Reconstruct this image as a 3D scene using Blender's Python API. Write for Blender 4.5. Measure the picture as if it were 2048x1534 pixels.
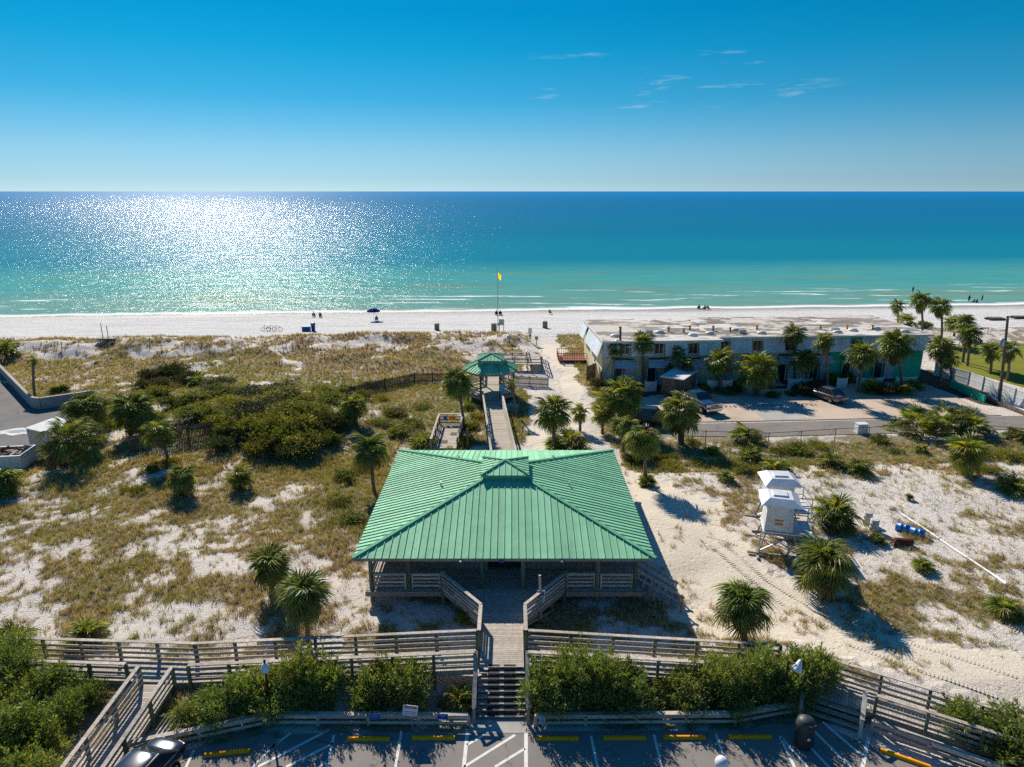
import bpy, bmesh, math, random
import numpy as np
from mathutils import Vector, Matrix, Euler
random.seed(7); RNG = np.random.default_rng(7)
R = math.radians
for o in list(bpy.data.objects): bpy.data.objects.remove(o)
SC = bpy.context.scene; COL = SC.collection

# ------------------------------------------------------------------ camera
CAM_H, PITCH, FPX = 23.0, math.atan(385/1366), 1366.0
cam = bpy.data.cameras.new('camera'); cam.sensor_width = 36; cam.lens = FPX/2048*36
cam.clip_end = 60000; cam.clip_start = .5
cam_o = bpy.data.objects.new('camera', cam); COL.objects.link(cam_o)
cam_o.location = (0, 0, CAM_H); cam_o.rotation_euler = (math.pi/2-PITCH, 0, 0)
SC.camera = cam_o
# ------------------------------------------------------------------ light
SUN_AZ, SUN_EL = -24, 35            # degrees from +Y (towards the sea), negative = left
w = bpy.data.worlds.new('World'); SC.world = w; w.use_nodes = True
nt = w.node_tree; nt.nodes.clear()
def N(t, ty, **kw):
    n = t.nodes.new(ty)
    for k, v in kw.items(): setattr(n, k, v)
    return n
def L(t, a, b): t.links.new(a, b)
sky = N(nt, 'ShaderNodeTexSky', sky_type='NISHITA', sun_disc=False, sun_elevation=R(SUN_EL), sun_rotation=R(SUN_AZ),
        altitude=20, air_density=1.0, dust_density=0.1, ozone_density=3.0)
tc = N(nt, 'ShaderNodeTexCoord')
sep = N(nt, 'ShaderNodeSeparateXYZ'); L(nt, tc.outputs['Generated'], sep.inputs[0])
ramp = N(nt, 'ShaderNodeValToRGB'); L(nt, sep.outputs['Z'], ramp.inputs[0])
SKY_RAMP = [(0.0, (0.426, 0.715, 1.192)), (0.0148, (0.369, 0.621, 1.022)), (0.0546, (0.326, 0.6, 0.869)), (0.118, (0.097, 0.552, 0.769)), (0.178, (0.019, 0.552, 0.751)), (0.2238, (0.003, 0.535, 0.747)), (0.36, (0.06, 0.6, 0.9)), (1, (0.2, 0.78, 1.18))]  # topmost stops lie above the view, raised and reddened to add fill in shadows
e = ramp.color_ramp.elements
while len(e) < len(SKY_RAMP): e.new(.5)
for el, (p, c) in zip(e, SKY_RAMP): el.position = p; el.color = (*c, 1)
mulc = N(nt, 'ShaderNodeMix', data_type='RGBA', blend_type='MULTIPLY'); mulc.inputs[0].default_value = 1
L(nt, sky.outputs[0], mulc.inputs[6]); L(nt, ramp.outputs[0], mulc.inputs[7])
# thin cirrus streaks
mp = N(nt, 'ShaderNodeMapping'); mp.inputs['Scale'].default_value = (7, 7, 60); mp.inputs['Location'].default_value = (.3, .1, 0)
mp.inputs['Rotation'].default_value = (0, R(1.5), 0)
L(nt, tc.outputs['Generated'], mp.inputs[0])
nz = N(nt, 'ShaderNodeTexNoise'); nz.inputs['Scale'].default_value = 1.3; nz.inputs['Detail'].default_value = 6; nz.inputs['Roughness'].default_value = .62
L(nt, mp.outputs[0], nz.inputs['Vector'])
def mapr(t, src, a, b, c=0, d=1):
    m = N(t, 'ShaderNodeMapRange', interpolation_type='SMOOTHSTEP')
    m.inputs[1].default_value = a; m.inputs[2].default_value = b; m.inputs[3].default_value = c; m.inputs[4].default_value = d
    L(t, src, m.inputs[0]); return m.outputs[0]
def math_(t, op, a, b=None):
    m = N(t, 'ShaderNodeMath', operation=op)
    for i, v in enumerate((a, b)):
        if v is None: continue
        if isinstance(v, (int, float)): m.inputs[i].default_value = v
        else: L(t, v, m.inputs[i])
    return m.outputs[0]
cm = mapr(nt, nz.outputs[0], .56, .74)
band = math_(nt, 'MULTIPLY', mapr(nt, sep.outputs['Z'], .095, .115), mapr(nt, sep.outputs['Z'], .15, .19, 1, 0))
cm = math_(nt, 'MULTIPLY', cm, band); cm = math_(nt, 'MULTIPLY', cm, math_(nt, 'MULTIPLY', mapr(nt, sep.outputs['X'], .0, .08), mapr(nt, sep.outputs['X'], .32, .42, 1, 0))); cm = math_(nt, 'MULTIPLY', cm, .5)
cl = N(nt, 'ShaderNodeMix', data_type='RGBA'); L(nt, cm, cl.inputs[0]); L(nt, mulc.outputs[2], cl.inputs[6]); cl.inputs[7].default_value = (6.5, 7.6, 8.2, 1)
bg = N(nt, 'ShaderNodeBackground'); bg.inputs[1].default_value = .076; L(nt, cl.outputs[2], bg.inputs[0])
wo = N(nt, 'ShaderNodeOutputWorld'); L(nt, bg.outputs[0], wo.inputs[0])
sun = bpy.data.lights.new('sun', 'SUN'); sun.energy = 5.0; sun.angle = R(.5); sun.color = (1, .92, .80)
sun_o = bpy.data.objects.new('sun', sun); COL.objects.link(sun_o); sun_o.location = (-40, 90, 80)
sd = Vector((math.sin(R(SUN_AZ))*math.cos(R(SUN_EL)), math.cos(R(SUN_AZ))*math.cos(R(SUN_EL)), math.sin(R(SUN_EL))))
sun_o.rotation_euler = (-sd).to_track_quat('-Z', 'Y').to_euler()
vs = SC.view_settings; vs.view_transform = 'Standard'; vs.look = 'None'; vs.exposure = .36; vs.gamma = 1; vs.use_curve_mapping = False
SC.render.resolution_x = 1024; SC.render.resolution_y = 767
SC.render.engine = 'CYCLES'; SC.cycles.max_bounces = 6; SC.cycles.diffuse_bounces = 3; SC.cycles.glossy_bounces = 2; SC.cycles.blur_glossy = 1; SC.cycles.transparent_max_bounces = 6; SC.cycles.use_denoising = False; SC.cycles.use_adaptive_sampling = False; SC.cycles.sample_clamp_indirect = 2; SC.cycles.caustics_reflective = False; SC.cycles.caustics_refractive = False

# ------------------------------------------------------------------ helpers
def ray(px, py):
    u, v = (px-1024)/FPX, (py-767)/FPX
    c, s = math.cos(PITCH), math.sin(PITCH)
    return u, c-v*s, -s-v*c          # dx, dy, dz
def P(px, py, z):                    # place seen at a photo point, at height z
    dx, dy, dz = ray(px, py); t = (z-CAM_H)/dz
    return Vector((dx*t, dy*t, z))
def PY(px, py, Y):                   # same, at distance Y
    dx, dy, dz = ray(px, py); t = Y/dy
    return Vector((dx*t, Y, CAM_H+dz*t))
def PROJ(x, y, z):
    c, s = math.cos(PITCH), math.sin(PITCH)
    h = CAM_H-z; Zc = y*c+h*s; Zc = np.maximum(Zc, .1)
    return 1024+FPX*x/Zc, 767+FPX*(h*c-y*s)/Zc
def vnoise(x, y, seed=0):
    xi = np.floor(x).astype(np.int64); yi = np.floor(y).astype(np.int64); xf = x-xi; yf = y-yi
    def h(a, b):
        n = (a*374761393+b*668265263+seed*1274126177) & 0xffffffff
        n = ((n ^ (n >> 13))*1274126177) & 0xffffffff
        return ((n ^ (n >> 16)) & 0xffff)/65535.
    u = xf*xf*(3-2*xf); v = yf*yf*(3-2*yf)
    return (h(xi, yi)*(1-u)+h(xi+1, yi)*u)*(1-v)+(h(xi, yi+1)*(1-u)+h(xi+1, yi+1)*u)*v
def fbm(x, y, seed=0, o=4):
    s = 0; a = .5; t = 0
    for i in range(o):
        s = s+a*vnoise(x*2**i, y*2**i, seed+i); t += a; a *= .5
    return s/t
def ss(a, b, x): t = np.clip((x-a)/(b-a), 0, 1); return t*t*(3-2*t)
SEA = -1.3
def shore(x): return 142.5+.07*x
def gz(x, y):
    x = np.asarray(x, float); y = np.asarray(y, float); S = shore(x)
    base = -.06+.34*ss(26.0, 28.2, y)
    dune = ss(29, 33, y)*(1-ss(96, 104, y))
    flat = np.maximum(ss(9, 12, x)*ss(52, 55, y)*(1-ss(100, 104, y)), (1-ss(-38, -36, x))*ss(52, 54, y)*(1-ss(80, 82, y)))
    pav = ss(-11, -9, x)*(1-ss(8, 10, x))*ss(27, 29, y)*(1-ss(52, 54, y))
    z = base+dune*(1-flat)*(1-.7*pav)*(1.0*(fbm(x*.09, y*.09, 3)-.45)+.35*(fbm(x*.35, y*.35, 9)-.5))
    z = z+1.1*np.exp(-(((x+24)/14)**2+((y-67)/9)**2))*ss(-38, -32, x)
    S2 = fbm(x*.22, y*.3, 55, 3)-.45
    rid = np.exp(-((y-(S-39))/6.5)**2)*(.55+.9*fbm(x*.07, y*.1, 21))*(1-ss(0, 5, x)) + .7*np.exp(-((y-(S-36))/5)**2)*fbm(x*.1, y*.1, 5)*ss(40, 60, x)
    z = z+rid*1.15+1.5*S2*ss(84, 92, y)*(1-ss(S-38, S-31, y))*(1-ss(2, 6, x))
    t = np.clip((y-(S-30))/30, 0, 2.5)
    beach = .28-(.28-SEA)*t+.05*(fbm(x*.2, y*.5, 31)-.5)
    k = ss(S-34, S-27, y)
    return z*(1-k)+beach*k
def gz1(x, y): return float(gz(np.array([x]), np.array([y]))[0])
def G(px, py, dz=0):
    z = .3
    for i in range(8):
        p = P(px, py, z); z = .5*z+.5*gz1(p.x, p.y)
    p.z = gz1(p.x, p.y)+dz; return p

def tag(o, label=None, cat=None, group=None, kind=None):
    if label: o['label'] = label
    if cat: o['category'] = cat
    if group: o['group'] = group
    if kind: o['kind'] = kind
    return o
def empty(name, loc, rz=0, label=None, cat=None, group=None):
    o = bpy.data.objects.new(name, None); COL.objects.link(o); o.location = loc; o.rotation_euler = (0, 0, rz); o.empty_display_size = .3
    return tag(o, label, cat, group)
def link(name, me, parent=None, M=None):
    o = bpy.data.objects.new(name, me); COL.objects.link(o)
    if parent is not None: o.parent = parent
    if M is not None: o.matrix_local = M
    return o
def mesh(name, V, F, m=None, smooth=False):
    me = bpy.data.meshes.new(name); me.from_pydata([tuple(v) for v in V], [], F)
    if m: me.materials.append(m)
    if smooth: me.polygons.foreach_set('use_smooth', [True]*len(me.polygons))
    me.update(); return me
def obj(name, V, F, m, parent=None, M=None, smooth=False): return link(name, mesh(name, V, F, m, smooth), parent, M)
BOXV = [(-.5, -.5, -.5), (.5, -.5, -.5), (.5, .5, -.5), (-.5, .5, -.5), (-.5, -.5, .5), (.5, -.5, .5), (.5, .5, .5), (-.5, .5, .5)]
BOXF = [(0, 3, 2, 1), (4, 5, 6, 7), (0, 1, 5, 4), (1, 2, 6, 5), (2, 3, 7, 6), (3, 0, 4, 7)]
_box = {}
def boxmesh(m):
    if m.name not in _box: _box[m.name] = mesh('board_'+m.name, BOXV, BOXF, m)
    return _box[m.name]
def TRS(loc, rot=(0, 0, 0), sc=(1, 1, 1)): return Matrix.LocRotScale(Vector(loc), Euler(rot), Vector(sc))
def box(name, parent, m, c, s, rz=0, rot=None): return link(name, boxmesh(m), parent, TRS(c, rot or (0, 0, rz), s))
def beam_M(p0, p1, wd, h, roll=0):
    p0 = Vector(p0); p1 = Vector(p1); d = p1-p0; l = d.length; x = d.normalized()
    up = Vector((0, 0, 1)) if abs(x.z) < .99 else Vector((0, 1, 0))
    y = up.cross(x).normalized(); z = x.cross(y)
    M = Matrix((x, y, z)).transposed().to_4x4(); M.translation = (p0+p1)/2
    return M @ Matrix.Rotation(roll, 4, 'X') @ Matrix.Diagonal((l, wd, h, 1))
def beam(name, parent, m, p0, p1, wd, h, roll=0): return link(name, boxmesh(m), parent, beam_M(p0, p1, wd, h, roll))
class MB:                            # collects shapes into one mesh
    def __init__(s): s.V = []; s.F = []
    def add(s, V, F):
        n = len(s.V); s.V += [tuple(v) for v in V]; s.F += [tuple(i+n for i in f) for f in F]; return s
    def box(s, c, sz, rz=0, rot=None):
        M = TRS(c, rot or (0, 0, rz), sz); return s.add([M @ Vector(v) for v in BOXV], BOXF)
    def beam(s, p0, p1, wd, h, roll=0):
        M = beam_M(p0, p1, wd, h, roll); return s.add([M @ Vector(v) for v in BOXV], BOXF)
    def tube(s, pts, rads, n=8, cap=True):
        pts = [Vector(p) for p in pts]; V = []; F = []
        for i, p in enumerate(pts):
            d = (pts[min(i+1, len(pts)-1)]-pts[max(i-1, 0)]).normalized()
            a = Vector((1, 0, 0)) if abs(d.x) < .8 else Vector((0, 1, 0))
            u = d.cross(a).normalized(); v = d.cross(u); r = rads[i] if hasattr(rads, '__len__') else rads
            V += [p+u*r*math.cos(2*math.pi*k/n)+v*r*math.sin(2*math.pi*k/n) for k in range(n)]
        for i in range(len(pts)-1):
            for k in range(n): F.append((i*n+k, i*n+(k+1) % n, (i+1)*n+(k+1) % n, (i+1)*n+k))
        if cap: F += [tuple(range(n))[::-1] if 0 else tuple(range(n)), tuple(range((len(pts)-1)*n, len(pts)*n))[::-1]]
        return s.add(V, F)
    def lathe(s, prof, n=14, c=(0, 0, 0), M=None):
        V = []; F = []
        for r, z in prof: V += [Vector((c[0]+r*math.cos(2*math.pi*k/n), c[1]+r*math.sin(2*math.pi*k/n), c[2]+z)) for k in range(n)]
        if M: V = [M @ v for v in V]
        for i in range(len(prof)-1):
            for k in range(n): F.append((i*n+k, i*n+(k+1) % n, (i+1)*n+(k+1) % n, (i+1)*n+k))
        F += [tuple(range(n))[::-1], tuple(range((len(prof)-1)*n, len(prof)*n))]
        return s.add(V, F)
    def prism(s, pts, z0, z1):
        n = len(pts); V = [(p[0], p[1], z0) for p in pts]+[(p[0], p[1], z1) for p in pts]
        return s.add(V, [tuple(range(n))[::-1], tuple(range(n, 2*n))]+[(i, (i+1) % n, n+(i+1) % n, n+i) for i in range(n)])
    def mesh(s, name, m, smooth=False): return mesh(name, s.V, s.F, m, smooth)
    def build(s, name, m, parent=None, M=None, smooth=False): return link(name, s.mesh(name, m, smooth), parent, M)
def copy_tree(o, parent=None):
    c = o.copy(); COL.objects.link(c); c.parent = parent
    for ch in o.children: copy_tree(ch, c)
    return c
def bulk_mesh(name, V, nper, m, colors=None):   # V: (n*nper,3) polygons of nper verts each
    me = bpy.data.meshes.new(name); nv = len(V); nf = nv//nper
    me.vertices.add(nv); me.vertices.foreach_set('co', np.ascontiguousarray(V, np.float32).ravel())
    me.loops.add(nv); me.loops.foreach_set('vertex_index', np.arange(nv, dtype=np.int32))
    me.polygons.add(nf); me.polygons.foreach_set('loop_start', np.arange(0, nv, nper, dtype=np.int32))
    me.update(calc_edges=True)
    if colors is not None:
        a = me.color_attributes.new('tint', 'FLOAT_COLOR', 'POINT'); a.data.foreach_set('color', np.ascontiguousarray(colors, np.float32).ravel())
    me.materials.append(m); return me

# ------------------------------------------------------------------ materials
def newmat(name):
    m = bpy.data.materials.new(name); m.use_nodes = True; t = m.node_tree; t.nodes.clear()
    out = N(t, 'ShaderNodeOutputMaterial'); return m, t, out
def noise(t, sc, det=4, rough=.55, vec=None, scale3=None):
    g = N(t, 'ShaderNodeNewGeometry') if vec is None else None
    v = g.outputs['Position'] if g else vec
    if scale3:
        k = N(t, 'ShaderNodeMapping'); k.inputs['Scale'].default_value = scale3; L(t, v, k.inputs[0]); v = k.outputs[0]
    n = N(t, 'ShaderNodeTexNoise'); n.inputs['Scale'].default_value = sc; n.inputs['Detail'].default_value = det; n.inputs['Roughness'].default_value = rough
    L(t, v, n.inputs['Vector']); return n.outputs[0]
def mixc(t, f, a, b, mode='MIX'):
    m = N(t, 'ShaderNodeMix', data_type='RGBA', blend_type=mode)
    for i, v in ((0, f), (6, a), (7, b)):
        if isinstance(v, (int, float)): m.inputs[i].default_value = v
        elif isinstance(v, tuple): m.inputs[i].default_value = (*v, 1) if len(v) == 3 else v
        else: L(t, v, m.inputs[i])
    return m.outputs[2]
def pbsdf(t, out, col, rough=.7, spec=.3, metal=0, bump=None, bstr=.3, bdist=.02):
    b = N(t, 'ShaderNodeBsdfPrincipled'); b.inputs['Specular IOR Level'].default_value = spec; b.inputs['Metallic'].default_value = metal
    if isinstance(rough, (int, float)): b.inputs['Roughness'].default_value = rough
    else: L(t, rough, b.inputs['Roughness'])
    if isinstance(col, tuple): b.inputs['Base Color'].default_value = (*col, 1)
    else: L(t, col, b.inputs['Base Color'])
    if bump is not None:
        k = N(t, 'ShaderNodeBump'); k.inputs['Strength'].default_value = bstr; k.inputs['Distance'].default_value = bdist
        L(t, bump, k.inputs['Height']); L(t, k.outputs[0], b.inputs['Normal'])
    L(t, b.outputs[0], out.inputs[0]); return b
def M2(name, c1, c2=None, sc=3., rough=.75, spec=.25, metal=0, rnd=.15, bump=.2, scale3=None, bsc=None, lo=.35, hi=.65, coat=0):
    m, t, out = newmat(name); c2 = c2 or tuple(x*.75 for x in c1)
    n = noise(t, sc, 5, .6, scale3=scale3); c = mixc(t, mapr(t, n, lo, hi), c1, c2)
    if rnd:
        oi = N(t, 'ShaderNodeObjectInfo'); v = mapr(t, oi.outputs['Random'], 0, 1, 1-rnd, 1+rnd)
        hs = N(t, 'ShaderNodeHueSaturation'); L(t, v, hs.inputs['Value']); L(t, c, hs.inputs['Color']); c = hs.outputs[0]
    b = pbsdf(t, out, c, rough, spec, metal, noise(t, bsc or sc*5, 4) if bump else None, bump)
    if coat: b.inputs['Coat Weight'].default_value = coat; b.inputs['Coat Roughness'].default_value = .05
    return m
def MLEAF(name, c1, c2, rnd=.25, trans=.35, gloss=.12, hue=.03, grough=.4, attr=None):
    m, t, out = newmat(name)
    oi = N(t, 'ShaderNodeObjectInfo')
    if attr:
        a = N(t, 'ShaderNodeVertexColor', layer_name=attr); c = a.outputs[0]
    else:
        n = noise(t, 2.2, 3); c = mixc(t, mapr(t, n, .35, .65), c1, c2)
    hs = N(t, 'ShaderNodeHueSaturation'); L(t, mapr(t, oi.outputs['Random'], 0, 1, 1-rnd, 1+rnd), hs.inputs['Value'])
    r2 = N(t, 'ShaderNodeTexWhiteNoise', noise_dimensions='1D'); L(t, oi.outputs['Random'], r2.inputs['W'])
    L(t, mapr(t, r2.outputs[0], 0, 1, .5-hue, .5+hue), hs.inputs['Hue']); L(t, c, hs.inputs['Color']); c = hs.outputs[0]
    d = N(t, 'ShaderNodeBsdfDiffuse'); L(t, c, d.inputs[0])
    tr = N(t, 'ShaderNodeBsdfTranslucent'); L(t, mixc(t, 1.0, c, (1.5, 1.35, .55), 'MULTIPLY'), tr.inputs[0])
    mx = N(t, 'ShaderNodeMixShader'); mx.inputs[0].default_value = trans; L(t, d.outputs[0], mx.inputs[1]); L(t, tr.outputs[0], mx.inputs[2])
    s = mx
    if gloss:
        g = N(t, 'ShaderNodeBsdfGlossy'); g.inputs['Roughness'].default_value = grough; g.inputs[0].default_value = (.9, .95, .85, 1)
        s = N(t, 'ShaderNodeMixShader'); s.inputs[0].default_value = gloss; L(t, mx.outputs[0], s.inputs[1]); L(t, g.outputs[0], s.inputs[2])
    L(t, s.outputs[0], out.inputs[0]); return m
WOOD = M2('weathered_board', (.42, .37, .31), (.25, .215, .18), 1.4, .85, .15, rnd=.22, bump=.3, scale3=(6, 6, 9), lo=.3, hi=.7)
RAILW = M2('sun_bleached_rail', (.56, .49, .415), (.36, .305, .25), 1.2, .85, .15, rnd=.2, bump=.3, scale3=(5, 5, 8), lo=.3, hi=.7)
DECKW = M2('deck_plank', (.50, .445, .375), (.37, .32, .265), 1.1, .85, .15, rnd=.13, bump=.25, scale3=(5, 5, 5), lo=.3, hi=.7)
GPOST = M2('treated_green_post', (.20, .22, .13), (.11, .13, .075), 2, .85, .15, rnd=.2, bump=.3, scale3=(4, 4, 1))
RUSTW = M2('red_stained_board', (.32, .12, .07), (.22, .08, .05), 3, .8)
OLDW = M2('old_slat', (.22, .17, .12), (.12, .09, .065), 2, .9, .1, rnd=.2)
def roof_mat():
    m, t, out = newmat('green_metal_roof')
    n = noise(t, .55, 4); n2 = noise(t, 5, 4)
    c = mixc(t, mapr(t, n, .3, .7), (.245, .545, .325), (.285, .60, .36))
    c = mixc(t, math_(t, 'MULTIPLY', mapr(t, n2, .55, .8), .15), c, (.27, .47, .31))
    st = noise(t, 2.4, 4, .6, scale3=(2.2, .22, .5)); c = mixc(t, math_(t, 'MULTIPLY', mapr(t, st, .52, .75), .30), c, (.12, .30, .17))
    st2 = noise(t, 1.7, 4, .6, scale3=(.25, 2.0, .5)); c = mixc(t, math_(t, 'MULTIPLY', mapr(t, st2, .55, .78), .22), c, (.36, .55, .42))
    oi = N(t, 'ShaderNodeObjectInfo'); hs = N(t, 'ShaderNodeHueSaturation'); L(t, mapr(t, oi.outputs['Random'], 0, 1, .90, 1.10), hs.inputs['Value']); L(t, c, hs.inputs['Color'])
    pbsdf(t, out, hs.outputs[0], mapr(t, n2, .3, .7, .55, .75), .14, 0, noise(t, 1.1, 2), .22, .08); return m
ROOF = roof_mat()
HIPM = M2('green_hip_cap', (.15, .40, .24), (.12, .34, .20), 2, .75, .08, rnd=.05, bump=.05)
TAN = M2('tan_siding', (.40, .33, .27), (.34, .28, .23), 2, .8, rnd=.05)
FASC = M2('tan_fascia', (.36, .29, .24), (.28, .23, .19), 2, .8, rnd=.08)
WHITE = M2('white_paint', (.74, .74, .72), (.62, .62, .60), 2, .5, .3, rnd=.05, bump=.05)
PVC = M2('white_vinyl', (.80, .80, .79), (.72, .72, .71), 2, .35, .4, rnd=.03, bump=.02)
YEL = M2('yellow_paint', (.95, .35, .002), (.70, .25, .006), 5, .7, .25, rnd=.12, lo=.5, hi=.75)
BLUEP = M2('blue_plastic', (.02, .19, .55), (.02, .14, .45), 2, .35, .4, rnd=.1, bump=.05)
NAVY = M2('navy_plastic', (.02, .05, .22), (.015, .04, .17), 2, .45, .4, rnd=.1, bump=.05)
GREYP = M2('dark_grey_plastic', (.045, .06, .065), (.03, .04, .045), 4, .5, .4, rnd=.05)
BARREL = M2('chalky_white_plastic', (.62, .59, .54), (.48, .45, .40), 3, .6, rnd=.06)
RUST = M2('rusty_steel', (.15, .045, .025), (.08, .028, .02), 5, .85, rnd=.1)
BLACK = M2('black_metal', (.02, .02, .022), (.03, .03, .032), 3, .5, .3, rnd=.1, bump=.05)
STEEL = M2('galvanised_steel', (.42, .43, .44), (.32, .33, .34), 4, .45, .5, .6, rnd=.06, bump=.05)
CONC = M2('concrete', (.42, .40, .37), (.33, .31, .285), .8, .9, .15, rnd=.05)
BLOCK = M2('grey_block_wall', (.38, .355, .335), (.30, .28, .265), .9, .9, .15, rnd=.04)
GLASS = M2('dark_window', (.02, .03, .04), (.03, .04, .05), 1, .08, .8, rnd=.1, bump=0)
SIDING = M2('blue_grey_siding', (.74, .79, .83), (.64, .69, .73), 1, .55, .35, rnd=.09, bump=.05)
CREAM = M2('cream_stucco', (.76, .68, .46), (.67, .59, .39), .8, .9, .1, rnd=.02)
TEAL = M2('teal_stucco', (.03, .55, .36), (.02, .46, .30), .8, .8, .15, rnd=.02)
POLEW = M2('utility_pole_wood', (.16, .12, .09), (.10, .075, .055), 2, .9, rnd=.1, scale3=(3, 3, .5))
TRUNK = M2('palm_trunk', (.24, .19, .14), (.12, .095, .07), 3, .95, .1, rnd=.15, bump=.8, scale3=(3, 3, 7), bsc=9)
BARK = M2('shrub_stem', (.14, .10, .07), (.08, .06, .045), 5, .95, .1)
FROND = MLEAF('palm_frond', (.125, .170, .026), (.185, .215, .034), .4, .40, .04, .02, .5)
FRONDY = MLEAF('young_palm_frond', (.20, .245, .03), (.28, .285, .04), .3, .42, .035, .02, .5)
DEADF = MLEAF('dead_palm_frond', (.21, .145, .075), (.15, .10, .055), .35, .2, .03)
OLEA = MLEAF('oleander_leaf', (.095, .125, .022), (.060, .088, .018), .12, .38, .035, .012, .5, attr='tint')
SCRUB = MLEAF('scrub_leaf', (.06, .09, .02), (.04, .06, .015), .25, .28, .025, .02, .5, attr='tint')
GRASS = MLEAF('dune_grass_blade', (.2, .2, .1), (.2, .2, .1), 0, .3, .03, .0, attr='tint')
# ------------------------------------------------------------------ ground cover map (grass, green, trodden)
def inpoly(px, py, poly):
    r = np.zeros(px.shape, bool); n = len(poly)
    for i in range(n):
        x1, y1 = poly[i]; x2, y2 = poly[(i+1) % n]
        c = ((y1 > py) != (y2 > py)) & (px < (x2-x1)*(py-y1)/((y2-y1) if y2 != y1 else 1e-9)+x1)
        r ^= c
    return r
ZONES = [  # outline (photo points on flat ground), dry grass, green herbs, trodden tan sand
 ([(-3000, 688), (0, 688), (200, 690), (330, 664), (700, 650), (1000, 654), (1032, 682), (1044, 700), (1044, 800), (-3000, 800)], .5, .05, 0),
 ([(-900, 730), (0, 722), (300, 718), (520, 708), (760, 708), (950, 722), (960, 775), (700, 800), (200, 800), (-900, 800)], .93, .4, 0),
 ([(880, 690), (985, 662), (1015, 692), (940, 712)], .30, 0, 0),
 ([(-900, 785), (60, 780), (420, 720), (700, 760), (880, 760), (890, 905), (720, 905), (690, 1060), (600, 930), (-900, 960)], .8, .75, 0),
 ([(820, 760), (960, 760), (1060, 790), (1070, 890), (1000, 900), (820, 905)], .92, .75, 0),
 ([(-900, 925), (300, 925), (600, 890), (760, 885), (740, 1110), (300, 1180), (-900, 1190)], .74, .28, 0),
 ([(600, 900), (800, 890), (760, 1060), (640, 1110)], .95, .75, 0),
 ([(-900, 1120), (300, 1090), (700, 1060), (745, 1180), (970, 1285), (970, 1300), (-900, 1300)], .58, .12, 0),
 ([(1040, 1200), (1320, 1190), (1360, 1240), (1500, 1285), (1500, 1300), (1040, 1290)], .55, .35, 0),
 ([(745, 1180), (960, 1180), (960, 1270), (745, 1290)], .5, .45, 0),
 ([(-900, 1290), (960, 1290), (960, 1460), (-900, 1560)], .55, .6, 0),
 ([(1040, 1290), (1500, 1290), (1760, 1400), (2100, 1560), (1950, 1540), (1740, 1450), (1040, 1450)], .6, .6, 0),
 ([(1105, 665), (1190, 660), (1260, 760), (1270, 800), (1200, 800), (1160, 770)], .95, .75, 0),
 ([(1185, 800), (1280, 790), (1300, 850), (1420, 868), (2700, 868), (2700, 960), (1900, 935), (1500, 950), (1300, 958), (1240, 930)], .85, .65, 0),
 ([(1300, 950), (1500, 940), (1900, 925), (2700, 950), (2700, 1500), (2100, 1350), (1700, 1200), (1500, 1100), (1400, 1000)], .20, .1, 0),
 ([(1780, 1130), (1900, 1180), (2100, 1230), (2100, 1330), (1850, 1290), (1650, 1200)], .6, .25, 0),
 ([(1330, 1225), (1480, 1250), (1640, 1310), (1760, 1360), (1700, 1370), (1570, 1290), (1340, 1280)], .8, .35, 0),
 ([(1840, 655), (2700, 625), (2700, 690), (1850, 700)], .55, .1, 0),
 ([(1070, 688), (1118, 688), (1150, 745), (1172, 795), (1190, 818), (1120, 880), (1090, 905), (1045, 900), (1060, 860), (1105, 815), (1125, 780), (1110, 735)], .02, 0, .7),
 ([(1230, 915), (1300, 960), (1400, 985), (1470, 1060), (1560, 1150), (1660, 1215), (2048, 1318), (2700, 1460), (2700, 1640), (2048, 1425), (1760, 1340), (1560, 1275), (1340, 1225), (1290, 1100)], .03, 0, .85),
 ([(532, 706), (546, 703), (590, 728), (604, 744), (596, 748), (580, 733)], .02, 0, .25),
 ([(530, 700), (562, 670), (570, 672), (540, 704)], .02, 0, .15),
]
def cover(x, y):
    px, py = PROJ(x, y, np.full_like(x, .3))
    wx = (fbm(x*.35, y*.35, 41)-.5)*3.0; wy = (fbm(x*.35, y*.35, 77)-.5)*3.0
    qx, qy = PROJ(x+wx, y+wy, np.full_like(x, .3))
    g = np.zeros_like(x); gr = np.zeros_like(x); tr = np.zeros_like(x)
    front = y > 20.5
    for poly, a, b, c in ZONES:
        k = inpoly(qx, qy, poly) & front
        g[k] = a; gr[k] = b; tr[k] = c
    beach = y > shore(x)-33; g[beach] = 0; gr[beach] = 0; tr[beach] = 0
    S = shore(x); crest = np.exp(-((y-(S-37))/3.)**2)*(x < 3); g = np.maximum(g, crest*.75*(y < S-31))
    return g, gr, tr
def axis(lo, hi, a, b, st, co): return np.concatenate([np.arange(lo, a, co), np.arange(a, b, st), np.arange(b, hi+co, co)])
xs = axis(-420, 420, -75, 85, .5, 12); ys = axis(-70, 206, 18, 118, .45, 4)
XX, YY = np.meshgrid(xs, ys); ZZ = gz(XX, YY)
nx, ny = len(xs), len(ys)
me = bpy.data.meshes.new('ground')
idx = np.arange(nx*ny).reshape(ny, nx); Q = np.stack([idx[:-1, :-1], idx[:-1, 1:], idx[1:, 1:], idx[1:, :-1]], -1).reshape(-1, 4)
me.vertices.add(nx*ny); me.vertices.foreach_set('co', np.stack([XX, YY, ZZ], -1).astype(np.float32).ravel())
me.loops.add(Q.size); me.loops.foreach_set('vertex_index', Q.astype(np.int32).ravel())
me.polygons.add(len(Q)); me.polygons.foreach_set('loop_start', np.arange(0, Q.size, 4, dtype=np.int32)); me.polygons.foreach_set('use_smooth', np.ones(len(Q), bool))
me.update(calc_edges=True)
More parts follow.
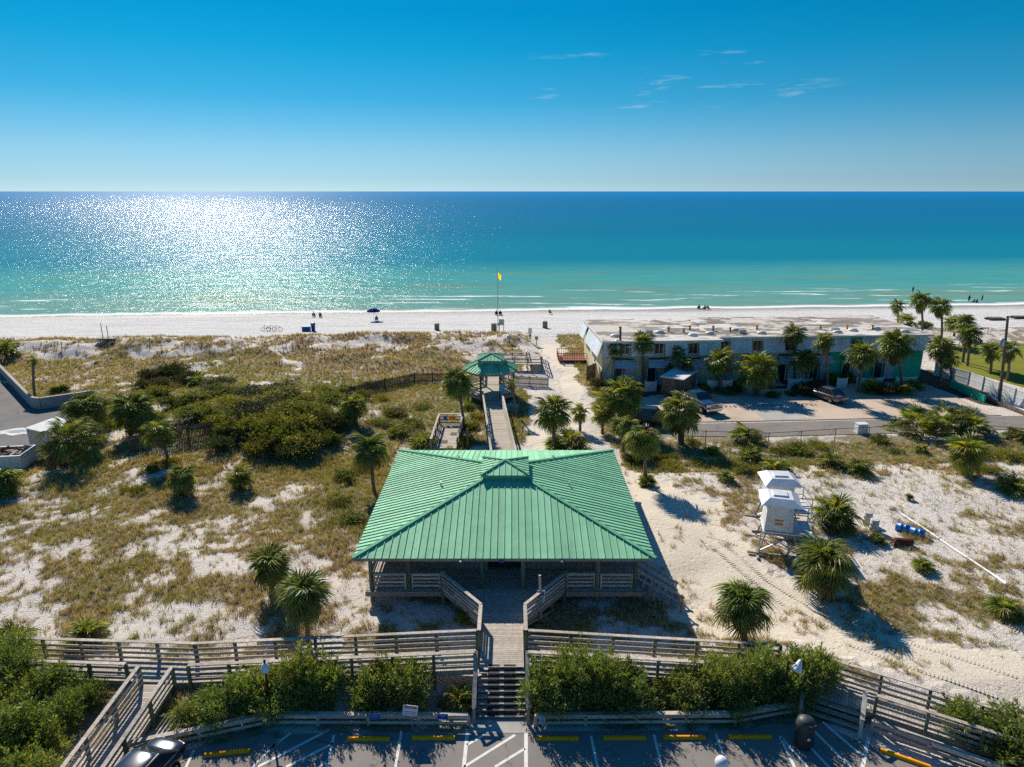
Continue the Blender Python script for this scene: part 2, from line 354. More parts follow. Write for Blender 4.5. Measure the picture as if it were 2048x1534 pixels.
def clump(x, y, g):
    nn = .62*fbm(x*.42, y*.42, 61, 4)+.38*fbm(x*1.9, y*1.9, 67, 3); nn = ss(.30, .70, nn)
    return ss(-.34, .24, nn-(1.02-g))**1.3*(g > .02)
cg, cgr, ctr = cover(XX.ravel().copy(), YY.ravel().copy()); cg = clump(XX.ravel(), YY.ravel(), cg)
wet = ss(-7, -1.5, (YY-shore(XX)).ravel())
a = me.color_attributes.new('cover', 'FLOAT_COLOR', 'POINT'); a.data.foreach_set('color', np.stack([cg, cgr, ctr, wet], -1).astype(np.float32).ravel())
def ground_mat():
    m, t, out = newmat('dune_sand')
    at = N(t, 'ShaderNodeVertexColor', layer_name='cover'); sp = N(t, 'ShaderNodeSeparateColor'); L(t, at.outputs[0], sp.inputs[0])
    n1 = noise(t, .55, 6, .65); n2 = noise(t, 4.5, 5, .7); n3 = noise(t, 18, 3); ns = noise(t, .5, 5, .6, scale3=(.25, 1.6, 1))
    sand = mixc(t, mapr(t, n1, .3, .7), (.78, .715, .64), (.68, .61, .53))
    sand = mixc(t, math_(t, 'MULTIPLY', mapr(t, ns, .5, .75), .35), sand, (.56, .525, .485))
    trod = mixc(t, mapr(t, n2, .35, .7), (.735, .645, .505), (.655, .565, .435))
    c = mixc(t, sp.outputs[2], sand, trod)
    ps = N(t, 'ShaderNodeSeparateXYZ'); gg = N(t, 'ShaderNodeNewGeometry'); L(t, gg.outputs['Position'], ps.inputs[0])
    sh = math_(t, 'SUBTRACT', math_(t, 'SUBTRACT', ps.outputs['Y'], 142.5), math_(t, 'MULTIPLY', ps.outputs['X'], .07))
    nl = noise(t, .8, 5, .7, scale3=(.10, 1.5, 1)); nd = noise(t, 1.4, 4, .7, scale3=(.5, 1, 1))
    bch = mixc(t, mapr(t, nl, .42, .68), (.72, .70, .675), (.54, .52, .50)); bch = mixc(t, math_(t, 'MULTIPLY', mapr(t, nd, .55, .72), .5), bch, (.40, .375, .35))
    c = mixc(t, mapr(t, sh, -40, -31), c, bch)
    lit = mixc(t, mapr(t, n2, .3, .7), (.40, .31, .20), (.27, .20, .12))
    lit = mixc(t, math_(t, 'MULTIPLY', sp.outputs[1], mapr(t, n1, .35, .6)), lit, (.20, .20, .045))
    msk = mapr(t, math_(t, 'ADD', sp.outputs[0], math_(t, 'MULTIPLY', math_(t, 'SUBTRACT', n2, .5), 1.5)), .15, .85)
    msk = math_(t, 'MULTIPLY', msk, .9)
    lit = mixc(t, mapr(t, n3, .45, .62), lit, (.12, .085, .045)); lit = mixc(t, math_(t, 'MULTIPLY', mapr(t, noise(t, 9, 4, .7), .52, .66), .7), lit, (.50, .44, .36))
    c = mixc(t, msk, c, lit)
    # scattered debris specks
    sk = math_(t, 'MULTIPLY', mapr(t, n3, .63, .72), mapr(t, sp.outputs[0], .05, .3, .25, .8))
    c = mixc(t, math_(t, 'MULTIPLY', sk, mapr(t, n1, .35, .6, .2, 1)), c, (.16, .12, .08))
    c = mixc(t, at.outputs[1], c, (.37, .33, .28))
    rg = mapr(t, at.outputs[1], 0, 1, .95, .35)
    hgt = math_(t, 'ADD', math_(t, 'MULTIPLY', n2, .6), math_(t, 'MULTIPLY', n3, .25))
    hgt = math_(t, 'ADD', hgt, math_(t, 'MULTIPLY', n1, .8))
    vo = N(t, 'ShaderNodeTexVoronoi'); vo.inputs['Scale'].default_value = 1.9; L(t, gg.outputs['Position'], vo.inputs['Vector'])
    hgt = math_(t, 'ADD', hgt, math_(t, 'MULTIPLY', mapr(t, vo.outputs['Distance'], .06, .28, -.35, 0), mapr(t, n1, .35, .6)))
    hgt = math_(t, 'MULTIPLY', hgt, mapr(t, sp.outputs[2], 0, .8, 1, .45))
    pbsdf(t, out, c, rg, .12, 0, hgt, 1.0, .2); return m
me.materials.append(ground_mat())
tag(link('ground', me), kind='structure')

# ------------------------------------------------------------------ sea
def sea_mat():
    m, t, out = newmat('gulf_water')
    g = N(t, 'ShaderNodeNewGeometry'); sp = N(t, 'ShaderNodeSeparateXYZ'); L(t, g.outputs['Position'], sp.inputs[0])
    s = math_(t, 'SUBTRACT', math_(t, 'SUBTRACT', sp.outputs['Y'], 142.5), math_(t, 'MULTIPLY', sp.outputs['X'], .07))
    nb = noise(t, .02, 4, .6, scale3=(.28, 1.5, 1)); ns = noise(t, .09, 4, .6, scale3=(.22, 1.3, 1)); nf = noise(t, .5, 3, .6, scale3=(.18, 1.6, 1))
    sw = math_(t, 'ADD', s, math_(t, 'MULTIPLY', math_(t, 'SUBTRACT', nb, .5), 26))
    def seg(col, a, b, c): return mixc(t, mapr(t, sw, a, b), col, c)
    c = seg((.30, .33, .24), 0, 4, (.150, .335, .285))
    c = seg(c, 8, 50, (.070, .325, .315)); c = seg(c, 55, 118, (.006, .205, .300)); c = seg(c, 150, 300, (.003, .165, .290)); c = seg(c, 320, 700, (.002, .150, .315)); c = seg(c, 1200, 4000, (.001, .175, .43))
    # sand bars and weed streaks in the shallows, darker swell lines
    shal = mapr(t, s, 55, 95, 1, 0)
    c = mixc(t, math_(t, 'MULTIPLY', math_(t, 'MULTIPLY', mapr(t, ns, .54, .66), shal), .5), c, (.20, .25, .11))
    c = mixc(t, math_(t, 'MULTIPLY', mapr(t, nf, .35, .65), .22), c, (.006, .14, .20))
    # foam lines close to the shore
    nfo = noise(t, .16, 5, .65, scale3=(.16, 1.9, 1))
    f1 = math_(t, 'MULTIPLY', mapr(t, nfo, .605, .64), mapr(t, s, 24, 40, 1, 0))
    swash = math_(t, 'ADD', s, math_(t, 'MULTIPLY', math_(t, 'SUBTRACT', noise(t, .11, 3, .5, scale3=(.6, .25, 1)), .5), 6))
    f2 = math_(t, 'MULTIPLY', mapr(t, swash, .1, .7, 0, 1), mapr(t, swash, 1.6, 4.2, 1, 0))
    foam = math_(t, 'MAXIMUM', f1, math_(t, 'MULTIPLY', f2, .95))
    c = mixc(t, foam, c, (.85, .87, .86))
    w1 = noise(t, .75, 3, .6, scale3=(.5, 1, 1)); w2 = noise(t, .16, 3, .5, scale3=(.4, 1, 1)); w3 = noise(t, 2.6, 2, .5, scale3=(.6, 1, 1))
    h = math_(t, 'ADD', math_(t, 'MULTIPLY', w1, .55), math_(t, 'MULTIPLY', w2, 1.2)); h = math_(t, 'ADD', h, math_(t, 'MULTIPLY', w3, .16))
    bp = N(t, 'ShaderNodeBump'); bp.inputs['Strength'].default_value = 1; bp.inputs['Distance'].default_value = SEA_BUMP; L(t, h, bp.inputs['Height'])
    df = N(t, 'ShaderNodeBsdfDiffuse'); L(t, c, df.inputs[0])
    gl = N(t, 'ShaderNodeBsdfGlossy'); gl.inputs['Roughness'].default_value = SEA_ROUGH; L(t, bp.outputs[0], gl.inputs['Normal']); gl.inputs[0].default_value = (1, 1, 1, 1)
    mx = N(t, 'ShaderNodeMixShader'); fr = N(t, 'ShaderNodeFresnel'); fr.inputs[0].default_value = 1.33; L(t, math_(t, 'MULTIPLY', math_(t, 'MULTIPLY', math_(t, 'POWER', fr.outputs[0], 1.7), SEA_SPEC), mapr(t, foam, 0, 1, 1, .1)), mx.inputs[0]); L(t, df.outputs[0], mx.inputs[1]); L(t, gl.outputs[0], mx.inputs[2]); L(t, mx.outputs[0], out.inputs[0])
    return m
SEA_BUMP, SEA_ROUGH, SEA_SPEC = .95, .20, .115
V = []; F = []
sx = [-30000, -6000, -1500, -400, -200, 0, 200, 400, 1500, 6000, 30000]; sy = [100, 135, 160, 200, 300, 600, 1500, 5000, 15000, 45000]
for y in sy:
    for x in sx: V.append((x, y, SEA))
for j in range(len(sy)-1):
    for i in range(len(sx)-1): k = j*len(sx)+i; F.append((k, k+1, k+1+len(sx), k+len(sx)))
tag(obj('sea', V, F, sea_mat()), kind='structure')

# ------------------------------------------------------------------ paved sheets
def asphalt_mat(name, c1, c2):
    m, t, out = newmat(name); n1 = noise(t, .35, 5, .6); n2 = noise(t, 25, 3, .7); n3 = noise(t, 1.6, 5, .65)
    c = mixc(t, mapr(t, n1, .3, .7), c1, c2); c = mixc(t, math_(t, 'MULTIPLY', mapr(t, n2, .4, .8), .35), c, tuple(x*1.5 for x in c1))
    vo = N(t, 'ShaderNodeTexVoronoi', feature='DISTANCE_TO_EDGE'); vo.inputs['Scale'].default_value = .23
    g = N(t, 'ShaderNodeNewGeometry'); wv = N(t, 'ShaderNodeVectorMath', operation='ADD'); L(t, g.outputs['Position'], wv.inputs[0])
    cb = N(t, 'ShaderNodeCombineXYZ'); L(t, math_(t, 'MULTIPLY', n3, 2.2), cb.inputs[0]); L(t, math_(t, 'MULTIPLY', n1, 2.2), cb.inputs[1]); L(t, cb.outputs[0], wv.inputs[1]); L(t, wv.outputs[0], vo.inputs['Vector'])
    crk = math_(t, 'MULTIPLY', mapr(t, vo.outputs[0], .004, .014, 1, 0), mapr(t, n3, .42, .55))
    c = mixc(t, math_(t, 'MULTIPLY', crk, .7), c, tuple(x*.4 for x in c1))
    pbsdf(t, out, c, .9, .2, 0, n2, .3, .01); return m
ASPH = asphalt_mat('parking_asphalt', (.245, .222, .198), (.195, .178, .16))
ROADM = asphalt_mat('road_asphalt', (.24, .21, .185), (.19, .168, .15))
LOTM = asphalt_mat('left_lot_asphalt', (.17, .16, .155), (.13, .123, .12))
def slab_mat():
    m, t, out = newmat('tan_concrete_lot'); n1 = noise(t, .22, 5, .62); n2 = noise(t, 2.5, 5, .65); n3 = noise(t, 14, 3)
    c = mixc(t, mapr(t, n1, .35, .68), (.58, .47, .36), (.47, .37, .28)); c = mixc(t, math_(t, 'MULTIPLY', mapr(t, n2, .52, .75), .45), c, (.40, .33, .27))
    c = mixc(t, math_(t, 'MULTIPLY', mapr(t, n1, .60, .72), .6), c, (.46, .30, .16))
    pbsdf(t, out, c, .9, .15, 0, n3, .2, .01); return m
SLAB = slab_mat()
PADM = M2('pale_concrete_pad', (.46, .44, .40), (.39, .37, .34), .6, .9, .15, rnd=0)
PAINT = M2('white_line_paint', (.74, .72, .67), (.50, .48, .44), 3, .8, .2, rnd=0, lo=.45, hi=.8)
MULCH = M2('brown_mulch', (.15, .085, .055), (.09, .05, .035), 6, .95, .1, rnd=0, bump=.6)
def sheet(name, pts, z, m, th=.25):
    return tag(MB().prism(pts, z-th, z).build(name, m), kind='structure')
park = [(-70, -60), (-70, 19.0), (-31, 19.0), (-22.5, 21.6), (-16.6, 23.0), (-10.9, 24.75), (-2.0, 24.9), (1.0, 24.9), (9.8, 24.95), (11.6, 25.35), (14.0, 25.2), (15.0, 24.4), (21.0, 20.9), (30, 15.6), (70, -8), (70, -60)]
sheet('parking_lot', park, 0, ASPH)
LN = []
def line(a, b, wd=.11, z=.006, m=None, name='painted_line'):
    a = Vector((a[0], a[1], 0)); b = Vector((b[0], b[1], 0)); d = (b-a).normalized(); n = Vector((-d.y, d.x, 0))*wd/2
    q = [a+n, a-n, b-n, b+n]; o = obj(name, [(p.x, p.y, z) for p in q], [(0, 3, 2, 1) if 0 else (0, 1, 2, 3)], m or PAINT); tag(o, kind='structure'); return o
def pl(x0, y0, x1, y1, **k):
    a = P(x0, y0, 0); b = P(x1, y1, 0); return line(a, b, **k)
for x0, y0, x1, y1 in [(803, 1462, 790, 1540), (668, 1470, 652, 1545), (560, 1478, 480, 1560), (388, 1500, 360, 1560),
                       (1182, 1472, 1196, 1540), (1308, 1470, 1326, 1545), (1432, 1468, 1455, 1540)]: pl(x0, y0, x1, y1)
for x0, y0, x1, y1 in [(935, 1462, 925, 1560), (1052, 1466, 1052, 1560), (1737, 1475, 1720, 1560)]: pl(x0, y0, x1, y1, wd=.16)
for x0, y0, x1, y1 in [(934, 1490, 968, 1470), (928, 1534, 1030, 1470), (990, 1534, 1050, 1497), (1040, 1560, 1052, 1552),
                       (535, 1500, 582, 1466), (515, 1534, 646, 1466), (572, 1534, 668, 1486), (630, 1540, 656, 1522)]: pl(x0, y0, x1, y1, wd=.13)
for x0, y0, x1, y1 in [(1560, 1472, 1594, 1545), (1564, 1476, 1625, 1545), (1616, 1490, 1668, 1545), (1622, 1456, 1712, 1545), (1645, 1444, 1728, 1515)]: pl(x0, y0, x1, y1, wd=.13)
for x0, y0, x1, y1 in [(0, 1500, 14, 1492), (-20, 1525, 20, 1500), (-60, 1530, 0, 1535)]: pl(x0, y0, x1, y1, wd=.12)
# apron at the foot of the stairs
sheet('stair_apron', [(-1.9, 24.8), (.95, 24.8), (1.0, 25.75), (-1.95, 25.75)], .012, CONC, .2)
# right-hand road, tan lot, pads, beds, lawn
rz_ = gz1(30, 70)
road = [P(1365, 872, .3), P(1368, 848, .3), P(1500, 846, .3), P(2003, 833, .3), P(2700, 815, .3), P(2700, 868, .3), P(2048, 858, .3), P(1740, 868, .3), P(1500, 874, .3)]
sheet('road', [(p.x, p.y) for p in road], rz_+.05, ROADM)
lot = [P(1268, 812, .3), P(1262, 838, .3), P(1340, 845, .3), P(1500, 843, .3), P(2003, 831, .3), P(1962, 818, .3), P(1860, 772, .3), P(1655, 775, .3), P(1400, 783, .3), P(1300, 792, .3)]
sheet('tan_parking_lot', [(p.x, p.y) for p in lot], rz_+.07, SLAB)
pad = [P(1470, 785, .3), P(1545, 784, .3), P(1622, 838, .3), P(1528, 842, .3)]
sheet('concrete_pad', [(p.x, p.y) for p in pad], rz_+.084, PADM)
def pz(x0, y0, x1, y1, z=None, wd=.09): 
    a = P(x0, y0, .35); b = P(x1, y1, .35); line(a, b, wd, (z or rz_+.092))
for q in [(1456, 784, 1500, 812), (1545, 784, 1618, 836), (1620, 784, 1660, 812), (1700, 784, 1732, 808), (1760, 779, 1796, 800), (1835, 779, 1886, 803)]: pz(*q)
mul = [P(1210, 800, .3), P(1400, 786, .3), P(1660, 777, .3), P(1868, 774, .3), P(1960, 808, .3), P(2010, 815, .3), P(1935, 760, .3), P(1860, 740, .3), P(1200, 762, .3)]
sheet('garden_bed', [(p.x, p.y) for p in mul], rz_+.055, MULCH)
for q in [(1395, 783, 1375, 762), (1562, 772, 1540, 757), (1720, 779, 1690, 762), (1790, 777, 1768, 764), (1850, 775, 1822, 762)]:
    a = P(q[0], q[1], .35); b = P(q[2], q[3], .35); line(a, b, 1.3, rz_+.075, PADM, 'garden_path')
def lawn_mat():
    m, t, out = newmat('lawn_grass'); n1 = noise(t, .25, 5); n2 = noise(t, 6, 4)
    c = mixc(t, mapr(t, n1, .3, .7), (.20, .21, .022), (.14, .165, .02)); c = mixc(t, math_(t, 'MULTIPLY', n2, .6), c, (.27, .24, .04))
    pbsdf(t, out, c, .95, .1, 0, n2, .8, .05); return m
lw = [P(1880, 728, .3), P(1905, 692, .3), P(2200, 682, .3), P(3000, 690, .3), P(3000, 800, .3), P(2120, 800, .3), P(2048, 775, .3)]
sheet('lawn', [(p.x, p.y) for p in lw], gz1(60, 85)+.05, lawn_mat())
# left-hand lot with the puddle
ll = [P(-500, 700, .3), P(-20, 722, .3), P(66, 817, .3), P(180, 808, .3), P(190, 870, .3), P(60, 905, .3), P(-300, 960, .3)]
lz = gz1(-50, 66)
sheet('paved_lot', [(p.x, p.y) for p in ll], lz+.06, LOTM)
c = P(37, 864, lz); pts = [(c.x+1.75*math.cos(k/9*math.pi)*(1+.25*math.sin(3.1*k)), c.y+1.0*math.sin(k/9*math.pi)*(1+.3*math.cos(2.3*k))) for k in range(18)]
sheet('painted_patch', pts, lz+.068, M2('white_patch', (.62, .61, .58), (.5, .49, .47), 2, .7, rnd=0), .04)
pts = [(c.x-.1+.95*math.cos(k/9*math.pi)*(1+.3*math.sin(2.7*k)), c.y+.5*math.sin(k/9*math.pi)*(1+.3*math.cos(3.3*k))) for k in range(18)]
sheet('blue_patch', pts, lz+.075, M2('blue_patch', (.10, .19, .30), (.06, .12, .20), 3, .6, rnd=0), .03)

# tyre tracks pressed into the sand track: rows of small tread ridges
def tyre_track(pts, wd=.3):
    Q = [G(*p) for p in pts]; mb = MB()
    for a, b in zip(Q, Q[1:]):
        d = b-a; n = int(d.length/.17); u = d.normalized(); nn_ = Vector((-u.y, u.x, 0))
        for k in range(n):
            q = a+d*(k/n); z = gz1(q.x, q.y)
            for s_ in (-1, 1):
                c = q+nn_*s_*wd*.30; mb.box((c.x, c.y, z+.005), (.085, wd*.5, .03), math.atan2(u.y, u.x)+s_*.5)
    tag(mb.build('tyre_track', TRACKM), kind='structure')
TRACKM = M2('pressed_sand', (.68, .60, .50), (.60, .52, .43), 3, .95, .1, rnd=0)
tyre_track([(1408, 1045), (1440, 1050), (1475, 1060), (1500, 1071)]); tyre_track([(1415, 1072), (1450, 1082), (1478, 1092)]); tyre_track([(1440, 1084), (1462, 1100), (1490, 1125), (1530, 1158), (1580, 1190), (1620, 1212)]); tyre_track([(1420, 1090), (1450, 1115), (1500, 1158), (1560, 1205), (1640, 1245), (1760, 1290)]); tyre_track([(1640, 1232), (1760, 1268), (1900, 1310), (2040, 1356)]); tyre_track([(1700, 1290), (1850, 1345), (2000, 1395)])
# ------------------------------------------------------------------ metal hip roofs
def roof_face(root, A, B, inw, z0, z1, dv, cu, pw, seam=.05, sw=.03):
    """A,B eave ends (xy); inw inward unit; eave z0, top z1 after horizontal dv; cu half width at the top"""
    A = Vector(A); B = Vector(B); mid = (A+B)/2; hu = (B-A).length/2; ud = (B-A).normalized(); inw = Vector(inw)
    sl = (z1-z0)/dv; nrm = Vector((-inw.x*sl, -inw.y*sl, 1)).normalized()
    def Q(u, v, w): p = mid+ud*u+inw*v; return Vector((p.x, p.y, z0+sl*v))+nrm*w
    def vm(u): return min(dv, dv*(hu-abs(u))/max(hu-cu, 1e-6))
    n = max(3, round(2*hu/pw)); wd = 2*hu/n
    for i in range(n):
        u0, u1 = -hu+i*wd, -hu+(i+1)*wd
        us = [u1]+[c for c in (cu, -cu) if u0 < c < u1]+[u0]
        poly = [(u0, 0), (u1, 0)]+[(u, vm(u)) for u in us if vm(u) > 1e-4]
        if len(poly) < 3: continue
        k = len(poly); V = [Q(u, v, 0) for u, v in poly]+[Q(u, v, -.03) for u, v in poly]
        F = [tuple(range(k)), tuple(range(2*k-1, k-1, -1))]+[(j, k+j, k+(j+1) % k, (j+1) % k) for j in range(k)]
        mb = MB().add(V, F)
        if i > 0 and vm(u0) > .05:
            t = vm(u0); V = [Q(u0-sw/2, 0, -.01), Q(u0+sw/2, 0, -.01), Q(u0+sw/2, t, -.01), Q(u0-sw/2, t, -.01), Q(u0-sw/2, 0, seam), Q(u0+sw/2, 0, seam), Q(u0+sw/2, t, seam), Q(u0-sw/2, t, seam)]
            mb.add(V, BOXF)
        o = mb.build('roof_panel', ROOF, root)
        o.matrix_local = Matrix.Translation(-root.location)
def hips(root, pts, m=None, wd=.26, h=.07, name='hip_cap'):
    for a, b in pts: beam(name, root, m or HIPM, Vector(a)-root.location, Vector(b)-root.location, wd, h)
def quad_roof(root, cx, cy, hx, hy, z0, z1, cxh, cyh, pw, seam=.05, hipw=.26):
    c = [(cx-hx, cy-hy), (cx+hx, cy-hy), (cx+hx, cy+hy), (cx-hx, cy+hy)]
    roof_face(root, c[0], c[1], (0, 1), z0, z1, hy-cyh, cxh, pw, seam)
    roof_face(root, c[1], c[2], (-1, 0), z0, z1, hx-cxh, cyh, pw, seam)
    roof_face(root, c[2], c[3], (0, -1), z0, z1, hy-cyh, cxh, pw, seam)
    roof_face(root, c[3], c[0], (1, 0), z0, z1, hx-cxh, cyh, pw, seam)
    cc = [(cx-cxh, cy-cyh), (cx+cxh, cy-cyh), (cx+cxh, cy+cyh), (cx-cxh, cy+cyh)]
    hips(root, [((*c[i], z0+.045), (*cc[i], z1+.045)) for i in range(4)], wd=hipw)
def rail_run(root, p0, p1, z0, z1, H=1.02, post=True, boards=3, spacing=2.0, skip0=False, skip1=False, pm=None, cap=True, side=1, below=.0, base=None):
    """post-and-board railing from p0 to p1 (xy), deck heights z0,z1; world coordinates"""
    o = root.location; a = Vector((p0[0], p0[1], z0)); b = Vector((p1[0], p1[1], z1)); d = b-a; ln = d.length
    nrm = Vector((-d.y, d.x, 0)).normalized()*side
    n = max(1, round(ln/spacing))
    for i in range(n+1):
        if (i == 0 and skip0) or (i == n and skip1): continue
        q = a+d*(i/n); g = (gz1(q.x, q.y) if base is None else base)-.1
        top = q.z+H-.05
        box('post', root, pm or GPOST, Vector((q.x, q.y, (g+top)/2))-o, (.13, .13, top-g), math.atan2(d.y, d.x))
    hs = [H*(j+.55)/(boards+.55) for j in range(boards)]
    for i in range(n):
        s0 = a+d*(i/n)+nrm*.085; s1 = a+d*((i+1)/n)+nrm*.085; e_ = d.normalized()*.006
        for h in hs: beam('rail', root, RAILW, s0+e_+Vector((0, 0, h))-o, s1-e_+Vector((0, 0, h))-o, .04, .135)
        if cap: beam('cap_rail', root, RAILW, a+d*(i/n)+e_+Vector((0, 0, H))-o, a+d*((i+1)/n)-e_+Vector((0, 0, H))-o, .19, .045)
def planks(root, p0, p1, wd, z0, z1, pitch=.148, gap=.012, m=None, name='plank', skew=None):
    """deck of cross planks along p0->p1, width wd (or (w0,w1))"""
    o = root.location; a = Vector((p0[0], p0[1], z0)); b = Vector((p1[0], p1[1], z1)); d = b-a; n = max(1, round(d.length/pitch)); x = Vector((d.x, d.y, 0)).normalized(); nn = Vector((-x.y, x.x, 0))
    w0, w1 = wd if isinstance(wd, tuple) else (wd, wd)
    for i in range(n):
        c = a+d*((i+.5)/n); ww = (w0+(w1-w0)*(i+.5)/n)/2
        beam(name, root, m or DECKW, c-nn*ww-o+Vector((0, 0, -.02)), c+nn*ww-o+Vector((0, 0, -.02+random.uniform(-.003, .003))), d.length/n-gap, .04)
def stringers(root, p0, p1, wd, z0, z1, m=None):
    o = root.location; a = Vector((p0[0], p0[1], z0-.17)); b = Vector((p1[0], p1[1], z1-.17)); d = b-a; nn = Vector((-d.y, d.x, 0)).normalized()
    for s in (-1, 1): beam('joist', root, m or WOOD, a+nn*s*(wd/2-.03)-o, b+nn*s*(wd/2-.03)-o, .05, .24)

# ------------------------------------------------------------------ pavilion
CX = -.45; ZD = 1.2
EY0, EY1, EH = 33.85, 50.3, 8.42
pav = empty('pavilion', (CX, 41.7, .2), 0, 'large green metal roofed beach pavilion raised on a wooden deck', 'pavilion')
cy = (EY0+EY1)/2; hy = (EY1-EY0)/2
quad_roof(pav, CX, cy, EH, hy, 3.37, 5.12, 1.42, 1.42, .40, .05)
for (a, b) in [((-EH, -hy), (EH, -hy)), ((EH, -hy), (EH, hy)), ((EH, hy), (-EH, hy)), ((-EH, hy), (-EH, -hy))]:
    A = Vector((CX+a[0]*.99, cy+a[1]*.99, 3.25)); B = Vector((CX+b[0]*.99, cy+b[1]*.99, 3.25)); beam('fascia', pav, FASC, A-pav.location, B-pav.location, .05, .20)
box('soffit', pav, FASC, Vector((CX, cy, 3.23))-pav.location, (2*EH-.25, 2*hy-.25, .04))
# cupola
for s, ax in ((-1, 'y'), (1, 'y'), (-1, 'x'), (1, 'x')):
    c = Vector((CX, cy+s*1.40, 5.26)) if ax == 'y' else Vector((CX+s*1.40, cy, 5.26))
    box('cupola_wall', pav, HIPM, c-pav.location, (2.84, .05, .44) if ax == 'y' else (.05, 2.74, .44))
quad_roof(pav, CX, cy, 1.56, 1.56, 5.46, 5.86, .02, .02, .40, .045, .14)
for (a, b) in [((-1, -1), (1, -1)), ((1, -1), (1, 1)), ((1, 1), (-1, 1)), ((-1, 1), (-1, -1))]:
    beam('cupola_fascia', pav, HIPM, Vector((CX+a[0]*1.53, cy+a[1]*1.53, 5.42))-pav.location, Vector((CX+b[0]*1.53, cy+b[1]*1.53, 5.42))-pav.location, .04, .09)
for x, y in [(-4.65, 41.2), (3.75, 41.2), (-3.8, 45.6), (2.95, 45.6)]:
    v = y-EY0 if y < cy else EY1-y; side = (EH-abs(x-CX)); zz = 3.37+min(v, side)*1.74/6.9
    MB().lathe([(.05, -.1), (.05, .22), (.08, .22), (.08, .27)], 8).build('vent_pipe', STEEL, pav, TRS(Vector((x, y, zz))-pav.location))
# rest-room walls inside, gate
WY = 36.4
for x0, x1 in ((-5.7, -1.62), (.72, 4.8)):
    box('wall', pav, TAN, Vector(((x0+x1)/2, WY+.1, (ZD+3.21)/2))-pav.location, (x1-x0, .2, 3.21-ZD))
    for k in range(int((x1-x0)/.3)): box('siding_batten', pav, FASC, Vector((x0+.15+k*.3, WY-.012, (ZD+3.19)/2))-pav.location, (.03, .03, 3.19-ZD))
for x in (-5.6, 4.7): box('wall', pav, TAN, Vector((x, 41.7, (ZD+3.21)/2))-pav.location, (.2, 10.2, 3.21-ZD))
for x0, x1 in ((-5.7, -1.62), (.72, 4.8)): box('wall', pav, TAN, Vector(((x0+x1)/2, 47.0, (ZD+3.21)/2))-pav.location, (x1-x0, .2, 3.21-ZD))
for x in (-1.55, .62): box('gate_jamb', pav, TAN, Vector((x+.02, WY-.02, 2.18))-pav.location, (.14, .3, 1.96))
GATEM = M2('blue_grey_gate', (.05, .075, .11), (.04, .06, .09), 3, .5, .4)
for k in range(20): box('gate_bar', pav, GATEM, Vector((-1.42+k*.103, WY+.02, 2.2))-pav.location, (.03, .03, 1.9))
for z in (1.3, 2.2, 3.1): box('gate_rail', pav, GATEM, Vector((-.45, WY+.02, z))-pav.location, (2.04, .05, .05))
# posts along the front and the sides
def rpost(x, y, z0, z1, r=.13, m=GPOST, name='round_post'):
    MB().lathe([(r*1.05, 0), (r, .3), (r*.96, z1-z0-.03), (r*.85, z1-z0)], 12).build(name, m, pav, TRS(Vector((x, y, z0))-pav.location), True)
PX = [-8.0, -5.85, -1.72, .62, 4.85, 7.0]
for x in PX: rpost(x, 34.35, -.1, 3.24)
for y in (38, 41.7, 45.4, 49.1):
    rpost(-8.0, y, -.1, 3.24); rpost(7.05, y, -.1, 3.24)
for x in (-4.3, -.5, 3.4): rpost(x, 49.1, -.1, 3.24)
for x in (-3.9, 2.95): rpost(x, 34.2, -.1, ZD+1.25, .15)
# deck: boards run across
def strip(x0, x1, y, w_, zz=ZD): beam('plank', pav, DECKW, Vector((x0, y, zz-.02))-pav.location, Vector((x1, y, zz-.02+random.uniform(-.003, .003)))-pav.location, w_-.012, .04)
y = 30.62
while y < 49.8:
    if y < 34.1: k = (y-30.62)/3.23; k = max(0, (y-31.2)/2.9); x0, x1 = -1.55-2.45*k, .62+2.4*k
    else: x0, x1 = -8.25, 7.3
    if y < WY+.2 or y > 47.2: strip(x0, x1, y, .155)
    else: strip(x0, -5.72, y, .155); strip(4.82, x1, y, .155)
    y += .155
for x0, x1 in ((-8.3, -4.0), (3.05, 7.35)): box('deck_fascia', pav, WOOD, Vector(((x0+x1)/2, 34.0, ZD-.16))-pav.location, (x1-x0, .06, .30))
for x in (-8.28, 7.33): box('deck_fascia', pav, WOOD, Vector((x, 41.8, ZD-.16))-pav.location, (.06, 15.5, .30))
for x0, x1 in ((-8.0, -5.85), (-5.85, -3.9), (2.95, 4.85), (4.85, 7.0)):
    for h in (.2, .43, .66, .88): box('rail', pav, RAILW, Vector(((x0+x1)/2, 34.28, ZD+h))-pav.location, (x1-x0-.32, .05, .12))
    for s in (x0+.2, x1-.2): box('rail_stile', pav, RAILW, Vector((s, 34.24, ZD+.5))-pav.location, (.09, .035, .96))
    box('cap_rail', pav, RAILW, Vector(((x0+x1)/2, 34.26, ZD+1.0))-pav.location, (x1-x0-.28, .17, .045))
for x in (-8.0, 7.05):
    for y0, y1 in ((34.35, 38), (38, 41.7), (41.7, 45.4), (45.4, 49.1)):
        if x > 0 and y0 < 37: continue
        for h in (.25, .55, .85): box('rail', pav, RAILW, Vector((x, (y0+y1)/2, ZD+h))-pav.location, (.05, y1-y0-.3, .12))
        box('cap_rail', pav, RAILW, Vector((x, (y0+y1)/2, ZD+1.0))-pav.location, (.17, y1-y0-.3, .045))
